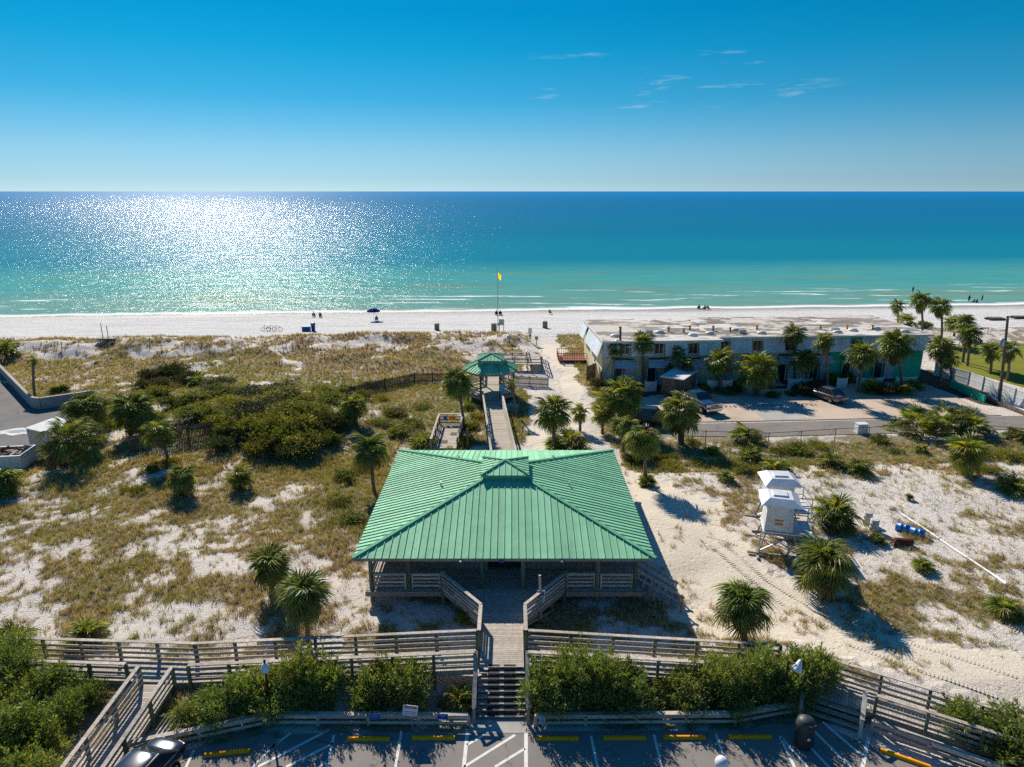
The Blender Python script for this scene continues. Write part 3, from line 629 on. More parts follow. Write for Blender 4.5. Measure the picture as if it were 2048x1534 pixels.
for a, b, s in (((-3.9, 34.2), (-1.62, 31.2), -1), ((2.95, 34.2), (.66, 31.2), 1)):
    rail_run(pav, a, b, ZD, ZD, boards=4, spacing=1.3, skip0=True, skip1=True, side=s)
    beam('joist', pav, WOOD, Vector((*a, ZD-.17))-pav.location, Vector((*b, ZD-.17))-pav.location, .06, .26)
    beam('brace', pav, WOOD, Vector((*a, .25))-pav.location, Vector((b[0], b[1], ZD-.3))-pav.location, .06, .12)
# camera domes and the blue plate under the eave
for x in (-5.0, 6.0): pass
for px in (921, 1124):
    p = PY(px, 1117, 33.8); MB().lathe([(.02, 0), (.07, .02), (.09, .08), (.06, .14)], 10).build('dome_light', STEEL, pav, TRS(Vector((p.x, 33.74, 3.15))-pav.location))
p = PY(1003, 1116, 33.78); box('blue_plate', pav, M2('blue_sign', (.02, .08, .36), (.02, .07, .3), 3, .4, rnd=0), Vector((p.x, 33.76, 3.22))-pav.location, (.26, .03, .12))
# side stairs with handrails on the right
for s in (0, 1):
    y = 34.6+s*1.5
    beam('stair_rail', pav, WOOD, Vector((7.2, y, ZD+.95))-pav.location, Vector((9.7, y-.9, .95))-pav.location, .06, .13)
    beam('stair_rail', pav, WOOD, Vector((7.2, y, ZD+.5))-pav.location, Vector((9.7, y-.9, .5))-pav.location, .05, .1)
    for t in (.35, .95):
        q = Vector((7.2, y, ZD)).lerp(Vector((9.7, y-.9, .1)), t); box('post', pav, WOOD, q+Vector((0, 0, .3))-pav.location, (.1, .1, 1.4))
for k in range(6):
    q = Vector((7.5, 35.2, ZD-.15)).lerp(Vector((9.4, 34.5, .3)), k/5); box('tread', pav, WOOD, q-pav.location, (.3, 1.45, .05), R(-20))

# ------------------------------------------------------------------ entrance walk with stairs
walk = empty('entrance_walk', (-.5, 29, .2), 0, 'short plank walk from the car park stairs up to the pavilion', 'boardwalk')
WX0, WX1 = -1.55, .58; wc = (WX0+WX1)/2
planks(walk, (wc, 27.62), (wc, 30.54), WX1-WX0-.02, ZD, ZD, .152)
stringers(walk, (wc, 27.6), (wc, 30.5), WX1-WX0, ZD, ZD)
rail_run(walk, (WX0-.08, 31.15), (WX0-.08, 29.0), ZD, ZD, boards=4, spacing=2.2, side=-1)
rail_run(walk, (WX1+.10, 31.15), (WX1+.10, 29.0), ZD, ZD, boards=4, spacing=2.2, side=1)
NS = 9; y0, y1 = 27.62, 25.62
PADS = M2('dark_tread_pad', (.05, .045, .042), (.035, .03, .03), 4, .9, rnd=.1)
for k in range(NS-1):
    yy = y0-(k+.5)*(y0-y1)/(NS-1); z = ZD-(k+1)*ZD/NS
    for j in (0, 1): box('tread', walk, WOOD, Vector((wc, yy+.055-.125*j, z-.02))-walk.location, (WX1-WX0+.04, .115, .045))
    box('riser', walk, WOOD, Vector((wc, yy+.125, z-.075))-walk.location, (WX1-WX0-.06, .03, .11))
    for s in (-.38, .38): box('grip_pad', walk, PADS, Vector((wc+s, yy-.005, z+.006))-walk.location, (.55, .2, .008))
for s in (-.38, .38): box('grip_pad', walk, PADS, Vector((wc+s, y0+.12, ZD+.006))-walk.location, (.55, .12, .008))
for x in (WX0-.14, WX1+.14):
    beam('stringer', walk, WOOD, Vector((x, y0+.1, ZD-.12))-walk.location, Vector((x, y1-.1, .05))-walk.location, .06, .28)
    beam('handrail', walk, RAILW, Vector((x, 27.5, ZD+1.0))-walk.location, Vector((x, y1-.35, .92))-walk.location, .19, .05)
    beam('handrail', walk, RAILW, Vector((x, 27.5, ZD+.55))-walk.location, Vector((x, y1-.3, .45))-walk.location, .05, .12)
    for yy, zz, hh in ((27.5, ZD, 1.0), (26.5, .6, 1.0), (y1-.3, 0, .92)): box('post', walk, GPOST if yy > 27 else WOOD, Vector((x, yy, zz/2+hh/2-.03))-walk.location, (.13, .13, zz+hh-.05))

# ------------------------------------------------------------------ left boardwalk (ramp), spur, right boardwalk
def ramp(name, label, pts, zs, w_, sides, sp=2.05, boards=3, pitch=.148):
    root = empty(name, (pts[0][0], pts[0][1], .1), 0, label, 'boardwalk')
    for i in range(len(pts)-1):
        a, b = Vector(pts[i]), Vector(pts[i+1]); d = (b-a).normalized(); nn = Vector((-d.y, d.x))
        planks(root, a, b, w_, zs[i], zs[i+1], pitch); stringers(root, a, b, w_, zs[i], zs[i+1])
        for s, (t0, t1) in sides[i]:
            q0 = a.lerp(b, t0)+nn*s*(w_/2+.07); q1 = a.lerp(b, t1)+nn*s*(w_/2+.07); za = zs[i]+(zs[i+1]-zs[i])*t0; zb = zs[i]+(zs[i+1]-zs[i])*t1
            rail_run(root, q0, q1, za, zb, boards=boards, spacing=sp, side=-s)
    return root
YL = 28.2
ramp('boardwalk', 'weathered boardwalk ramp running from the entrance walk past the palm to the car park spur', [(-1.75, YL), (-15.7, YL), (-25.5, YL+.5)], [ZD, .45, .42], 1.5,
     [[(-1, (0, 1)), (1, (0, .97))], [(-1, (0, 1)), (1, (.26, 1))]])
ramp('boardwalk', 'sloping boardwalk spur descending beside the parked dark car', [(-16.8, YL-.86), (-16.85, 23.2), (-16.9, 18.0)], [.44, .25, .06], 1.45,
     [[(-1, (0, 1)), (1, (0, 1))], [(-1, (0, 1)), (1, (0, 1))]], 1.9)
ramp('boardwalk', 'weathered boardwalk running from the entrance walk to the lower side stairs beside the oleanders', [(.78, YL), (13.2, YL-.2)], [ZD, .5], 1.5, [[(-1, (0, .98)), (1, (0, 1))]])
d0, d1 = Vector((13.6, 27.75)), Vector((23.5, 22.2))
rb = ramp('boardwalk', 'long boardwalk descending beside the sand track towards the yellow wheel stop', [tuple(d0), tuple(d1), (32, 17.4)], [.5, .42, .4], 1.5, [[(1, (-.03, 1)), (-1, (.30, 1))], [(1, (0, 1)), (-1, (0, 1))]])
# low side stairs
st = empty('side_stairs', (14.2, 26.2, 0), 0, 'low wooden side stairs from the car park to the right boardwalk', 'stairs')
dr = (d1-d0).normalized(); nr = Vector((-dr.y, dr.x)); s0 = d0+dr*.5-nr*.80; s1 = d0+dr*2.95-nr*.80
for k in range(3):
    off = -nr*(.16+.3*k); z = .5-.125*(k+1)
    A = s0+off; B = s1+off
    for j in (0, 1): A2 = A-nr*(.135*j-.07); B2 = B-nr*(.135*j-.07); beam('tread', st, WOOD, Vector((*A2, z-.02))-st.location, Vector((*B2, z-.02))-st.location, .125, .045)
    beam('riser', st, WOOD, Vector((*(A+nr*.15), z-.06))-st.location, Vector((*(B+nr*.15), z-.06))-st.location, .03, .1)
for q in (s0, s1):
    beam('handrail', st, RAILW, Vector((*(q+nr*.1), 1.5))-st.location, Vector((*(q-nr*1.3), .98))-st.location, .19, .05)
    for t, h in ((0, 1.46), (-1.25, .95)): qq = q+nr*t; box('post', st, RAILW, Vector((qq.x, qq.y, h/2))-st.location, (.14, .14, h), math.atan2(dr.y, dr.x))

# ------------------------------------------------------------------ low guard rails round the car park
REFL = M2('red_reflector', (.55, .01, .03), (.5, .01, .02), 3, .3, .5, rnd=0)
def guard(label, pts, sp=2.4, refl=()):
    root = empty('guard_rail', (pts[0][0], pts[0][1], 0), 0, label, 'guard rail', 'low timber guard rails round the car park'); o = root.location; c = 0
    for i in range(len(pts)-1):
        a, b = Vector((*pts[i], 0)), Vector((*pts[i+1], 0)); d = b-a; n = max(1, round(d.length/sp)); nn = Vector((d.y, -d.x, 0)).normalized()
        if nn.y > 0: nn = -nn
        for k in range(n+(i == len(pts)-2)):
            q = a+d*(k/n); box('post', root, RAILW, Vector((q.x, q.y, .28))-o, (.13, .13, .56), math.atan2(d.y, d.x)); c += 1
            if c in refl: MB().lathe([(.05, 0), (.05, .02), (.03, .03)], 8).build('reflector', REFL, root, Matrix.Translation(q+nn*.12+Vector((0, 0, .5))-o) @ Matrix.Rotation(math.pi/2, 4, 'X'))
        for k in range(n):
            q0 = a+d*(k/n); q1 = a+d*((k+1)/n); e_ = d.normalized()*.006
            for h in (.22, .5): beam('rail', root, RAILW, q0+e_+nn*.085+Vector((0, 0, h))-o, q1-e_+nn*.085+Vector((0, 0, h))-o, .045, .15)
            beam('cap_rail', root, RAILW, q0+e_+Vector((0, 0, .60))-o, q1-e_+Vector((0, 0, .60))-o, .22, .04)
guard('low timber guard rail carrying the two blue plates beside the stairs', [(-1.95, 25.25), (-10.9, 25.3), (-16.3, 23.6)], refl=(5,))
guard('low timber guard rail with red reflectors in front of the right oleanders', [(1.05, 25.25), (10.0, 25.35), (13.3, 26.1)], refl=(2, 4, 5))
guard('low timber guard rail behind the angled yellow wheel stop', [(15.9, 24.9), (21.4, 21.4), (28, 17.5)], refl=(2,))
guard('low timber guard rail at the foot of the left oleanders', [(-31, 19.6), (-24.5, 21.4), (-21.5, 19.4)])

# ------------------------------------------------------------------ rear walk, gazebo, beach walk
rear = ramp('boardwalk', 'straight plank walk leading from the pavilion to the small green gazebo', [(-.45, 49.9), (-2.15, 70.6)], [ZD, 1.25], 1.9, [[(-1, (0, 1)), (1, (0, 1))]], 2.2, 3, .16)
GX, GY, GZ = -2.35, 73.9, 1.35
gaz = empty('gazebo', (GX, GY, .2), 0, 'small octagonal green roofed gazebo with a cupola on the beach walk', 'gazebo')
def oct_(r, z, k0=22.5): return [Vector((GX+r*math.cos(R(k0+45*k)), GY+r*math.sin(R(k0+45*k)), z)) for k in range(8)]
E = oct_(3.25, 4.0); T = oct_(1.55, 4.72)
for k in range(8):
    a, b, c, d = E[k], E[(k+1) % 8], T[(k+1) % 8], T[k]
    mid = (a+b)/2; inw = Vector((GX, GY))-Vector((mid.x, mid.y)); dv = inw.length-((c+d)/2-Vector((GX, GY, 4.72))).length
    roof_face(gaz, (a.x, a.y), (b.x, b.y), inw.normalized(), 4.0, 4.72, dv, (c-d).length/2, .42, .05)
    hips(gaz, [(a+Vector((0, 0, .045)), d+Vector((0, 0, .045)))], wd=.18, h=.06)
    beam('fascia', gaz, FASC, a*1-Vector((0, 0, .12))-gaz.location, b-Vector((0, 0, .12))-gaz.location, .04, .18)
    q = oct_(2.75, 0)[k]; MB().lathe([(.12, 0), (.11, 4.0)], 10).build('round_post', GPOST, gaz, TRS(Vector((q.x, q.y, 0))-gaz.location), True)
    q2 = oct_(2.75, 0)[(k+1) % 8]
    if k not in (1, 5):
        for h in (.3, .6, .9): beam('rail', gaz, RAILW, Vector((q.x, q.y, GZ+h))-gaz.location, Vector((q2.x, q2.y, GZ+h))-gaz.location, .04, .13)
        beam('bench_board', gaz, RAILW, Vector((q.x, q.y, GZ+.45)).lerp(Vector((GX, GY, GZ+.45)), .12)-gaz.location, Vector((q2.x, q2.y, GZ+.45)).lerp(Vector((GX, GY, GZ+.45)), .12)-gaz.location, .35, .05)
        beam('deck_fascia', gaz, WOOD, Vector((q.x, q.y, GZ-.2))-gaz.location, Vector((q2.x, q2.y, GZ-.2))-gaz.location, .05, .3)
for s in (-1, 1):
    box('cupola_wall', gaz, HIPM, Vector((GX, GY+s*1.36, 4.85))-gaz.location, (2.78, .05, .62)); box('cupola_wall', gaz, HIPM, Vector((GX+s*1.36, GY, 4.85))-gaz.location, (.05, 2.68, .62))
quad_roof(gaz, GX, GY, 1.5, 1.5, 5.15, 5.65, .02, .02, .4, .045, .13)
y = GY-2.6
while y < GY+2.6:
    hw = min(2.55, 2.55*1.0 if abs(y-GY) < 1.05 else 2.55-(abs(y-GY)-1.05)); beam('plank', gaz, DECKW, Vector((GX-hw, y, GZ-.02))-gaz.location, Vector((GX+hw, y, GZ-.02))-gaz.location, .15, .04); y += .163
planks(gaz, (GX, GY-3.5), (GX, GY-2.65), 2.0, GZ-.02, GZ-.02)
bw = empty('boardwalk', (-2.5, 82, .2), 0, 'beach end boardwalk turning right behind the gazebo down to the sand', 'boardwalk')
planks(bw, (GX, GY+2.7), (GX-.2, 86.4), 1.9, GZ, GZ, .16); planks(bw, (GX-1.3, 87.4), (2.0, 87.2), 2.0, GZ, GZ, .16); planks(bw, (2.9, 86.2), (3.0, 97.5), 1.8, GZ-.02, .45, .16)
rail_run(bw, (GX-1.2, GY+2.8), (GX-1.4, 86.3), GZ, GZ, boards=2, side=-1); rail_run(bw, (GX+.9, GY+2.8), (GX+.8, 86.2), GZ, GZ, boards=2)
rail_run(bw, (-3.6, 88.5), (1.9, 88.4), GZ, GZ, boards=2); rail_run(bw, (GX+.9, 86.1), (3.8, 86.0), GZ, GZ, boards=2)
rail_run(bw, (1.9, 88.4), (1.9, 97), GZ, .5, boards=2); rail_run(bw, (3.9, 86.0), (4.1, 93), GZ, .8, boards=2)
# small side platform
pf = empty('platform', (-6.0, 60.5, .2), 0, 'small plank lookout platform with benches beside the rear walk', 'platform')
planks(pf, (-6.0, 57.0), (-6.0, 63.6), 2.2, .95, .95, .2)
for a, b in (((-7.15, 56.6), (-7.15, 63.7)), ((-7.15, 63.7), (-4.85, 63.7)), ((-4.85, 63.7), (-4.85, 57.0))): rail_run(pf, a, b, .95, .95, boards=3, side=1 if a[0] < -7 and b[0] < -7 else -1)
for x, y in ((-5.3, 60.7), (-6.4, 58.6)): box('dark_panel', pf, M2('dark_board', (.07, .055, .045), None, 3), Vector((x, y, .972))-pf.location, (1.0, .75, .02))
for x, m_, w_ in ((-6.55, BLUEP, .35), (-5.85, YEL, .62)): box('notice_board', pf, m_, Vector((x, 63.58, 1.55))-pf.location, (w_, .03, .45))
for x, y in ((-6.85, 60.8), (-6.85, 58.4)): beam('brace', pf, BLACK, Vector((x, y, 1.0))-pf.location, Vector((x+.4, y-.4, 1.45))-pf.location, .05, .05)
q = G(936, 900); tag(MB().lathe([(.12, -.2), (.12, 2.0), (.1, 2.05)], 8).build('timber_post', GPOST, None, TRS(q), True), 'single green treated timber post between the platform and the rear walk', 'post')
# ------------------------------------------------------------------ palms
def frond_mesh(name, m, n=28, spread=128, pet=.50, rad=.92, droop=.42, wid=.054, seed=0):
    rn = random.Random(seed); V = []; F = []
    def quad(a, b, c, d): k = len(V); V.extend([a, b, c, d]); F.append((k, k+1, k+2, k+3))
    quad((0, -.016, 0), (pet, -.012, .03), (pet, .012, .03), (0, .016, 0))
    quad((pet, -.012, .03), (pet+.35, -.006, .0), (pet+.35, .006, .0), (pet, .012, .03))
    for i in range(n):
        t = i/(n-1)*2-1; a = R(spread)*t+rn.uniform(-.07, .07); ln = rad*(1-.30*abs(t)**2)*rn.uniform(.82, 1.08)
        x0 = pet+.22*(1-abs(t))
        dx, dy = math.cos(a), math.sin(a); nx_, ny_ = -dy, dx
        lift = .16*abs(math.sin(a))+rn.uniform(-.04, .04); dr = droop*rn.uniform(.75, 1.3)
        def pt(r, s, dz):
            q = r/rad; rr = r*(1-.22*dr*q*q); return (x0+dx*rr+nx_*s, dy*rr+ny_*s, .03*(1-r)+lift*r-dr*r*r*(.6+.4*dx)-dr*.55*q**4*rad*.6+dz)
        wz = .03 if i % 2 else -.03; w2_ = wid*rn.uniform(.8, 1.15)
        a0, b0 = pt(.02, -.012, 0), pt(.02, .012, 0); a1, b1 = pt(ln*.45, -w2_/2, wz), pt(ln*.45, w2_/2, -wz); a2, b2 = pt(ln*.75, -w2_*.36, wz*.6), pt(ln*.75, w2_*.36, -wz*.6); tip = pt(ln, 0, 0)
        k = len(V); V.extend([a0, b0, b1, a1, b2, a2, tip]); F.extend([(k, k+1, k+2, k+3), (k+3, k+2, k+4, k+5), (k+5, k+4, k+6)])
    return mesh(name, V, F, m)
FR = [frond_mesh('frond', FROND, seed=s, droop=d, spread=sp) for s, d, sp in ((1, .6, 122), (2, .85, 130), (3, .4, 112), (9, .75, 100))]
FY = [frond_mesh('frond', FRONDY, seed=s, droop=d, spread=sp) for s, d, sp in ((4, .35, 110), (5, .55, 120))]
FD = [frond_mesh('dead_frond', DEADF, 14, 80, .5, .8, .9, .06, seed=6)]
FF = [frond_mesh('frond', FROND, n=14, wid=.12, seed=s, droop=.6) for s in (7, 8)]      # far palms
_pc = [0]
def palm(base, top, r, label, cat='palm tree', n=34, young=.0, dead=.12, skirt=0, name='palm_tree', low=-62, tr=.17, far=False, group=None, thick=1., hi=80):
    """base, top: world points; r: crown radius"""
    _pc[0] += 1; rn = random.Random(_pc[0]*13+5)
    base = Vector(base); top = Vector(top); root = empty(name, base, 0, label, cat, group); t = top-base
    s = min(r/1.6, 1.15); ext = max(0, r-1.5*s); h = t.length
    if ext > .6: n = int(n*1.4)
    tr *= thick
    if h > .35:
        pts = []; rads = []; nseg = max(4, int(h/.3))
        for k in range(nseg+1):
            q = k/nseg; bend = Vector((t.x*(q**1.6), t.y*q, t.z*q)); pts.append(bend+Vector((rn.uniform(-.01, .01), rn.uniform(-.01, .01), 0)) - Vector((0, 0, .12*(k == 0))))
            rads.append(tr*(1.25 if k == 0 else 1-.12*q)*(1+.07*(k % 2)))
        MB().tube(pts, rads, 9).build('trunk', TRUNK, root, None, True)
        # old leaf bases under the crown
        mb = MB()
        for k in range(14 if not far else 7):
            a = k*2.4; z = h*(1-min(.45, .8/h)*rn.random()); c = Vector((t.x*(z/h)**1.6, t.y*z/h, t.z*z/h)); o = Vector((math.cos(a), math.sin(a), 0))
            mb.beam(c+o*tr*.8, c+o*(tr*1.15+.10*s)+Vector((0, 0, .22)), .07, .035)
        mb.build('leaf_base', TRUNK, root)
    else:
        MB().tube([(0, 0, -.1), t*.6+Vector((0, 0, .05)), t+Vector((0, 0, .02))], [tr*1.1, tr, tr*.8], 8).build('trunk', TRUNK, root, None, True)
    golden = 2.39996; n = int(n*1.45)
    for i in range(n):
        q = i/n; el = R(hi-(hi-low)*q**.85+rn.uniform(-14, 14)); az = i*golden+rn.uniform(-.35, .35)
        isdead = q > 1-dead
        me_ = rn.choice(FD) if isdead else (rn.choice(FY) if rn.random() < young else rn.choice(FF if far else FR))
        sc = s*rn.uniform(.72, 1.16)*(.8 if q < .12 else 1)
        if isdead: el -= R(18)
        off = Vector((math.cos(az)*math.cos(el), math.sin(az)*math.cos(el), math.sin(el)))*ext*rn.uniform(.3, 1.15)
        M = Matrix.Translation(t+Vector((0, 0, -.22*s*q))+off) @ Matrix.Rotation(az, 4, 'Z') @ Matrix.Rotation(-el, 4, 'Y') @ Matrix.Rotation(rn.uniform(-.75, .75), 4, 'X') @ Matrix.Scale(sc, 4)
        if rn.random() < .06: me_ = FD[0]
        link('dead_frond' if me_ in FD else 'frond', me_, root, M)
    for i in range(skirt):
        az = i*golden; z = h-.35*s-.075*i*s*.6
        if z < .6: break
        M = Matrix.Translation(Vector((t.x, t.y, z))) @ Matrix.Rotation(az, 4, 'Z') @ Matrix.Rotation(R(62+rn.uniform(-10, 12)), 4, 'Y') @ Matrix.Scale(s*.8, 4)
        link('dead_frond', FD[0], root, M)
    return root
def gpalm(bx, by, cx, cy, rpx, label, **k):
    """palm by its foot and crown centre in the photo"""
    b = G(bx, by); c = PY(cx, cy, b.y); d = (Vector((0, 0, CAM_H))-c).length; Zc = c.y*math.cos(PITCH)+(CAM_H-c.z)*math.sin(PITCH)
    r = rpx/FPX*Zc; c.z = max(c.z-.12*r, b.z+.12)
    return palm(b, c, r, label, **k)
gpalm(617, 1282, 608, 1182, 62, 'slim fan palm with a pale trunk standing just behind the left boardwalk', n=40, thick=.7)
gpalm(545, 1192, 542, 1122, 52, 'short dense fan palm right behind the slim palm by the left boardwalk', n=36)
gpalm(748, 985, 739, 893, 47, 'dark fan palm standing at the left rear corner of the pavilion roof', n=40, thick=.8)
gpalm(1290, 968, 1288, 872, 44, 'tall fan palm casting its whole shadow on the sand track', n=38, thick=.85)
gpalm(1108, 900, 1107, 818, 47, 'round headed fan palm between the rear walk and the sandy beach path', n=40)
gpalm(1362, 888, 1360, 818, 52, 'stout fan palm with a shaggy trunk beside the chain link fence and truck', n=44, thick=1.7)
gpalm(928, 858, 913, 757, 40, 'dark leaning fan palm at the left of the gazebo', n=40, thick=.8)
gpalm(1033, 838, 1021, 765, 15, 'thin curved palm with a tiny head against the gazebo', n=14, thick=.6, far=True)
gpalm(337, 925, 316, 860, 37, 'leaning fan palm in front of the slat fence thicket', n=36, thick=.8, young=.3)
gpalm(1487, 1285, 1487, 1200, 66, 'round fan palm behind the right boardwalk at the edge of the sand track', n=46)
gpalm(1657, 1192, 1650, 1120, 70, 'large dark fan palm in front of the lifeguard tower frame', n=56, young=.1)
gpalm(1668, 1058, 1672, 1025, 54, 'spreading yellow green fan palm beside the two white drums', n=40, young=.35)
gpalm(1240, 862, 1247, 785, 52, 'big bushy fan palm beside the utility pole at the lot corner', n=52, young=.3)
gpalm(1225, 832, 1215, 795, 34, 'bright low fan palm leaning against the bushy palm by the lot corner', n=30, young=.7)
gpalm(1160, 862, 1160, 822, 25, 'small yellow green fan palm beside the sandy path', n=24, young=.8, thick=.8)
gpalm(1205, 868, 1203, 825, 27, 'small fan palm standing next to the yellow green one by the sandy path', n=26, young=.5, thick=.8)
gpalm(1246, 905, 1250, 848, 32, 'fan palm leaning over the dark car behind the pavilion', n=32, young=.2)
gpalm(363, 988, 362, 948, 38, 'low fan palm among yellow flowers in the left field', n=34, young=.3)
gpalm(480, 978, 480, 955, 32, 'bright green low fan palm alone in the left field', n=32, young=.9, low=-20)
gpalm(712, 850, 706, 805, 34, 'bright fan palm at the right end of the dark thicket', n=34, young=.6)
gpalm(70, 792, 67, 718, 15, 'tall thin palm with a tiny tuft behind the grey block wall', n=14, thick=.9, far=True)
for a in [(178, 868, 175, 815, 50, 'shaggy dark fan palm at the end of the grey block wall'), (262, 872, 266, 815, 52, 'dense dark fan palm right of the shaggy one by the thicket'),
          (150, 925, 145, 875, 72, 'largest dark fan palm clump beside the debris container'), (5, 990, 0, 960, 42, 'yellow green fan palm at the front of the debris container')]:
    gpalm(*a, n=52, young=.1, low=-60, dead=.15)
gpalm(14, 716, 10, 702, 32, 'low rounded palm clump behind the grey block wall', n=30, low=-15, far=True, name='palmetto', cat='palmetto')
# palms along the town-house row
for bx, by, cx, cy, r, lb, kw in [
 (1286, 772, 1286, 678, 30, 'tall fan palm in front of the first awning next to the utility pole', dict(thick=1.1)),
 (1231, 772, 1226, 693, 22, 'tall fan palm touching the grey box of the utility pole', {}),
 (1357, 775, 1357, 702, 20, 'small headed palm behind the storage trailer', dict(n=20)),
 (1379, 782, 1376, 724, 22, 'slim palm right behind the storage trailer roof', dict(n=20)),
 (1338, 775, 1340, 735, 17, 'little palm at the corner of the storage trailer', dict(n=18)),
 (1440, 785, 1439, 718, 36, 'full round fan palm with a pale thick trunk beside the pale pad', dict(n=44, thick=1.5, young=.4)),
 (1513, 792, 1515, 735, 46, 'very dense leaning fan palm with yellow crown over the concrete pad', dict(n=56, young=.5)),
 (1588, 768, 1588, 664, 29, 'tallest fan palm in front of the cream wall by the white gate', {}),
 (1614, 775, 1612, 714, 33, 'dark bushy palm between two tall slim ones at the teal wall', dict(n=40)),
 (1653, 790, 1650, 678, 28, 'tall pale trunked palm just behind the parked grey sedan', dict(thick=.9)),
 (1716, 785, 1726, 704, 37, 'wide headed fan palm in front of the teal house windows', dict(n=44, young=.2)),
 (1802, 780, 1793, 684, 42, 'broad dark double headed palm at the right end of the teal house', dict(n=54)),
 (1880, 772, 1882, 690, 33, 'fan palm between the teal house and the white fence', dict(n=40, skirt=8)),
 (1902, 770, 1898, 712, 25, 'shaggy brown skirted palm leaning at the white fence', dict(n=26, skirt=12)),
 (1795, 652, 1795, 607, 20, 'short palm on the beach side of the teal house', dict(n=24)),
 (1843, 678, 1842, 597, 25, 'very tall shaggy palm with a brown skirt against the surf', dict(n=30, skirt=16)),
 (1882, 682, 1882, 608, 27, 'tall shaggy palm beside the tallest one against the surf', dict(n=32, skirt=14)),
 (1818, 668, 1815, 640, 26, 'low bright palm clump under the two tall shaggy palms', dict(n=26, young=.4)),
 (1908, 672, 1905, 640, 22, 'dark low palm right of the two tall shaggy palms', dict(n=24)),
 (1925, 725, 1931, 640, 25, 'slim tall palm at the corner of the lawn', {}),
 (1934, 732, 1941, 664, 29, 'slim palm with thick neck at the corner of the lawn', dict(skirt=6)),
 (1980, 748, 1984, 697, 26, 'palm with bulging trunk on the lawn left of the dark pole', dict(skirt=10)),
 (2014, 762, 2020, 696, 27, 'palm with bulging trunk on the lawn right of the dark pole', dict(skirt=10))]:
    kw = dict(kw); kw.setdefault('n', 32); gpalm(bx, by, cx, cy, r, lb, far=True, **kw)
# palmettos (no trunk)
def palmetto(bx, by, r, label, n=24, young=.4, low=0, wide=None, far=False, clump=1, spread=0):
    b = G(bx, by); Zc = b.y*math.cos(PITCH)+(CAM_H-b.z)*math.sin(PITCH)
    return palm(b, b+Vector((0, 0, .22)), r/FPX*Zc, label, 'palmetto', n, young, .08, 0, 'palmetto', low, .12, far, hi=78)
for a in [(172, 1285, 52, 'spiky palmetto behind the left boardwalk rail'), (28, 1290, 50, 'bright palmetto at the far left end of the boardwalk'), (933, 1240, 30, 'small palmetto under the diagonal pavilion rail'),
          (1140, 895, 46, 'grey green palmetto below the round headed palm behind the pavilion'), (1112, 898, 30, 'little palmetto left of the grey green one behind the pavilion'), (848, 898, 38, 'palmetto at the foot of the lookout platform'),
          (1293, 970, 24, 'bright palmetto at the foot of the tall palm by the track'), (1340, 1402, 52, 'long leaved palmetto among the right oleanders'), (800, 1350, 42, 'palmetto behind the middle left oleander'),
          (920, 1410, 42, 'straggly palmetto beside the stairs'), (555, 1385, 40, 'palmetto hidden between the left oleanders by the lantern'), (2040, 1500, 46, 'palmetto in the bottom right oleander hedge'),
          (1490, 882, 42, 'rounded palmetto against the chain link fence'), (1548, 945, 36, 'bright palmetto left of the lifeguard towers behind the fence'), (1452, 962, 24, 'small palmetto alone on the sand beside the track'),
          (1500, 920, 32, 'palmetto beneath the fence near the rounded one'), (1662, 935, 34, 'palmetto casting a long shadow below the utility box'), (1716, 945, 32, 'palmetto right of the one below the utility box'),
          (2030, 985, 46, 'big palmetto at the right edge of the sand'), (2012, 1232, 44, 'dark palmetto near the end of the white pipe'), (2030, 880, 28, 'palmetto next to the brown rail at the fence'),
          (1832, 868, 62, 'wide palmetto clump at the road edge, left part'), (1885, 862, 60, 'wide palmetto clump at the road edge, middle part'), (1938, 866, 56, 'wide palmetto clump at the road edge, right part'),
          (1745, 785, 30, 'dark palmetto in the garden bed by the teal house'), (1800, 788, 30, 'palmetto under the broad double headed palm'), (1825, 778, 26, 'leafy palmetto near the ramp of the teal house'), (395, 770, 24, 'palmetto on top of the dark scrub mound'),
          (1840, 905, 18, 'tiny palmetto below the road edge clump'), (1755, 1085, 18, 'tiny seedling palmetto between the drums and the rusty scrap'), (1845, 1140, 26, 'seedling palmetto beside the white pipe'),
          (1818, 1000, 10, 'seedling palmetto alone on the white sand'), (110, 785, 16, 'palmetto behind the block wall corner'), (128, 782, 18, 'second palmetto behind the block wall corner')]:
    palmetto(a[0], a[1], a[2], a[3], far=a[1] < 830)
gpalm(1940, 952, 1935, 900, 46, 'leafy upright palm on the white sand right of the towers', n=44, young=.6, low=-65)

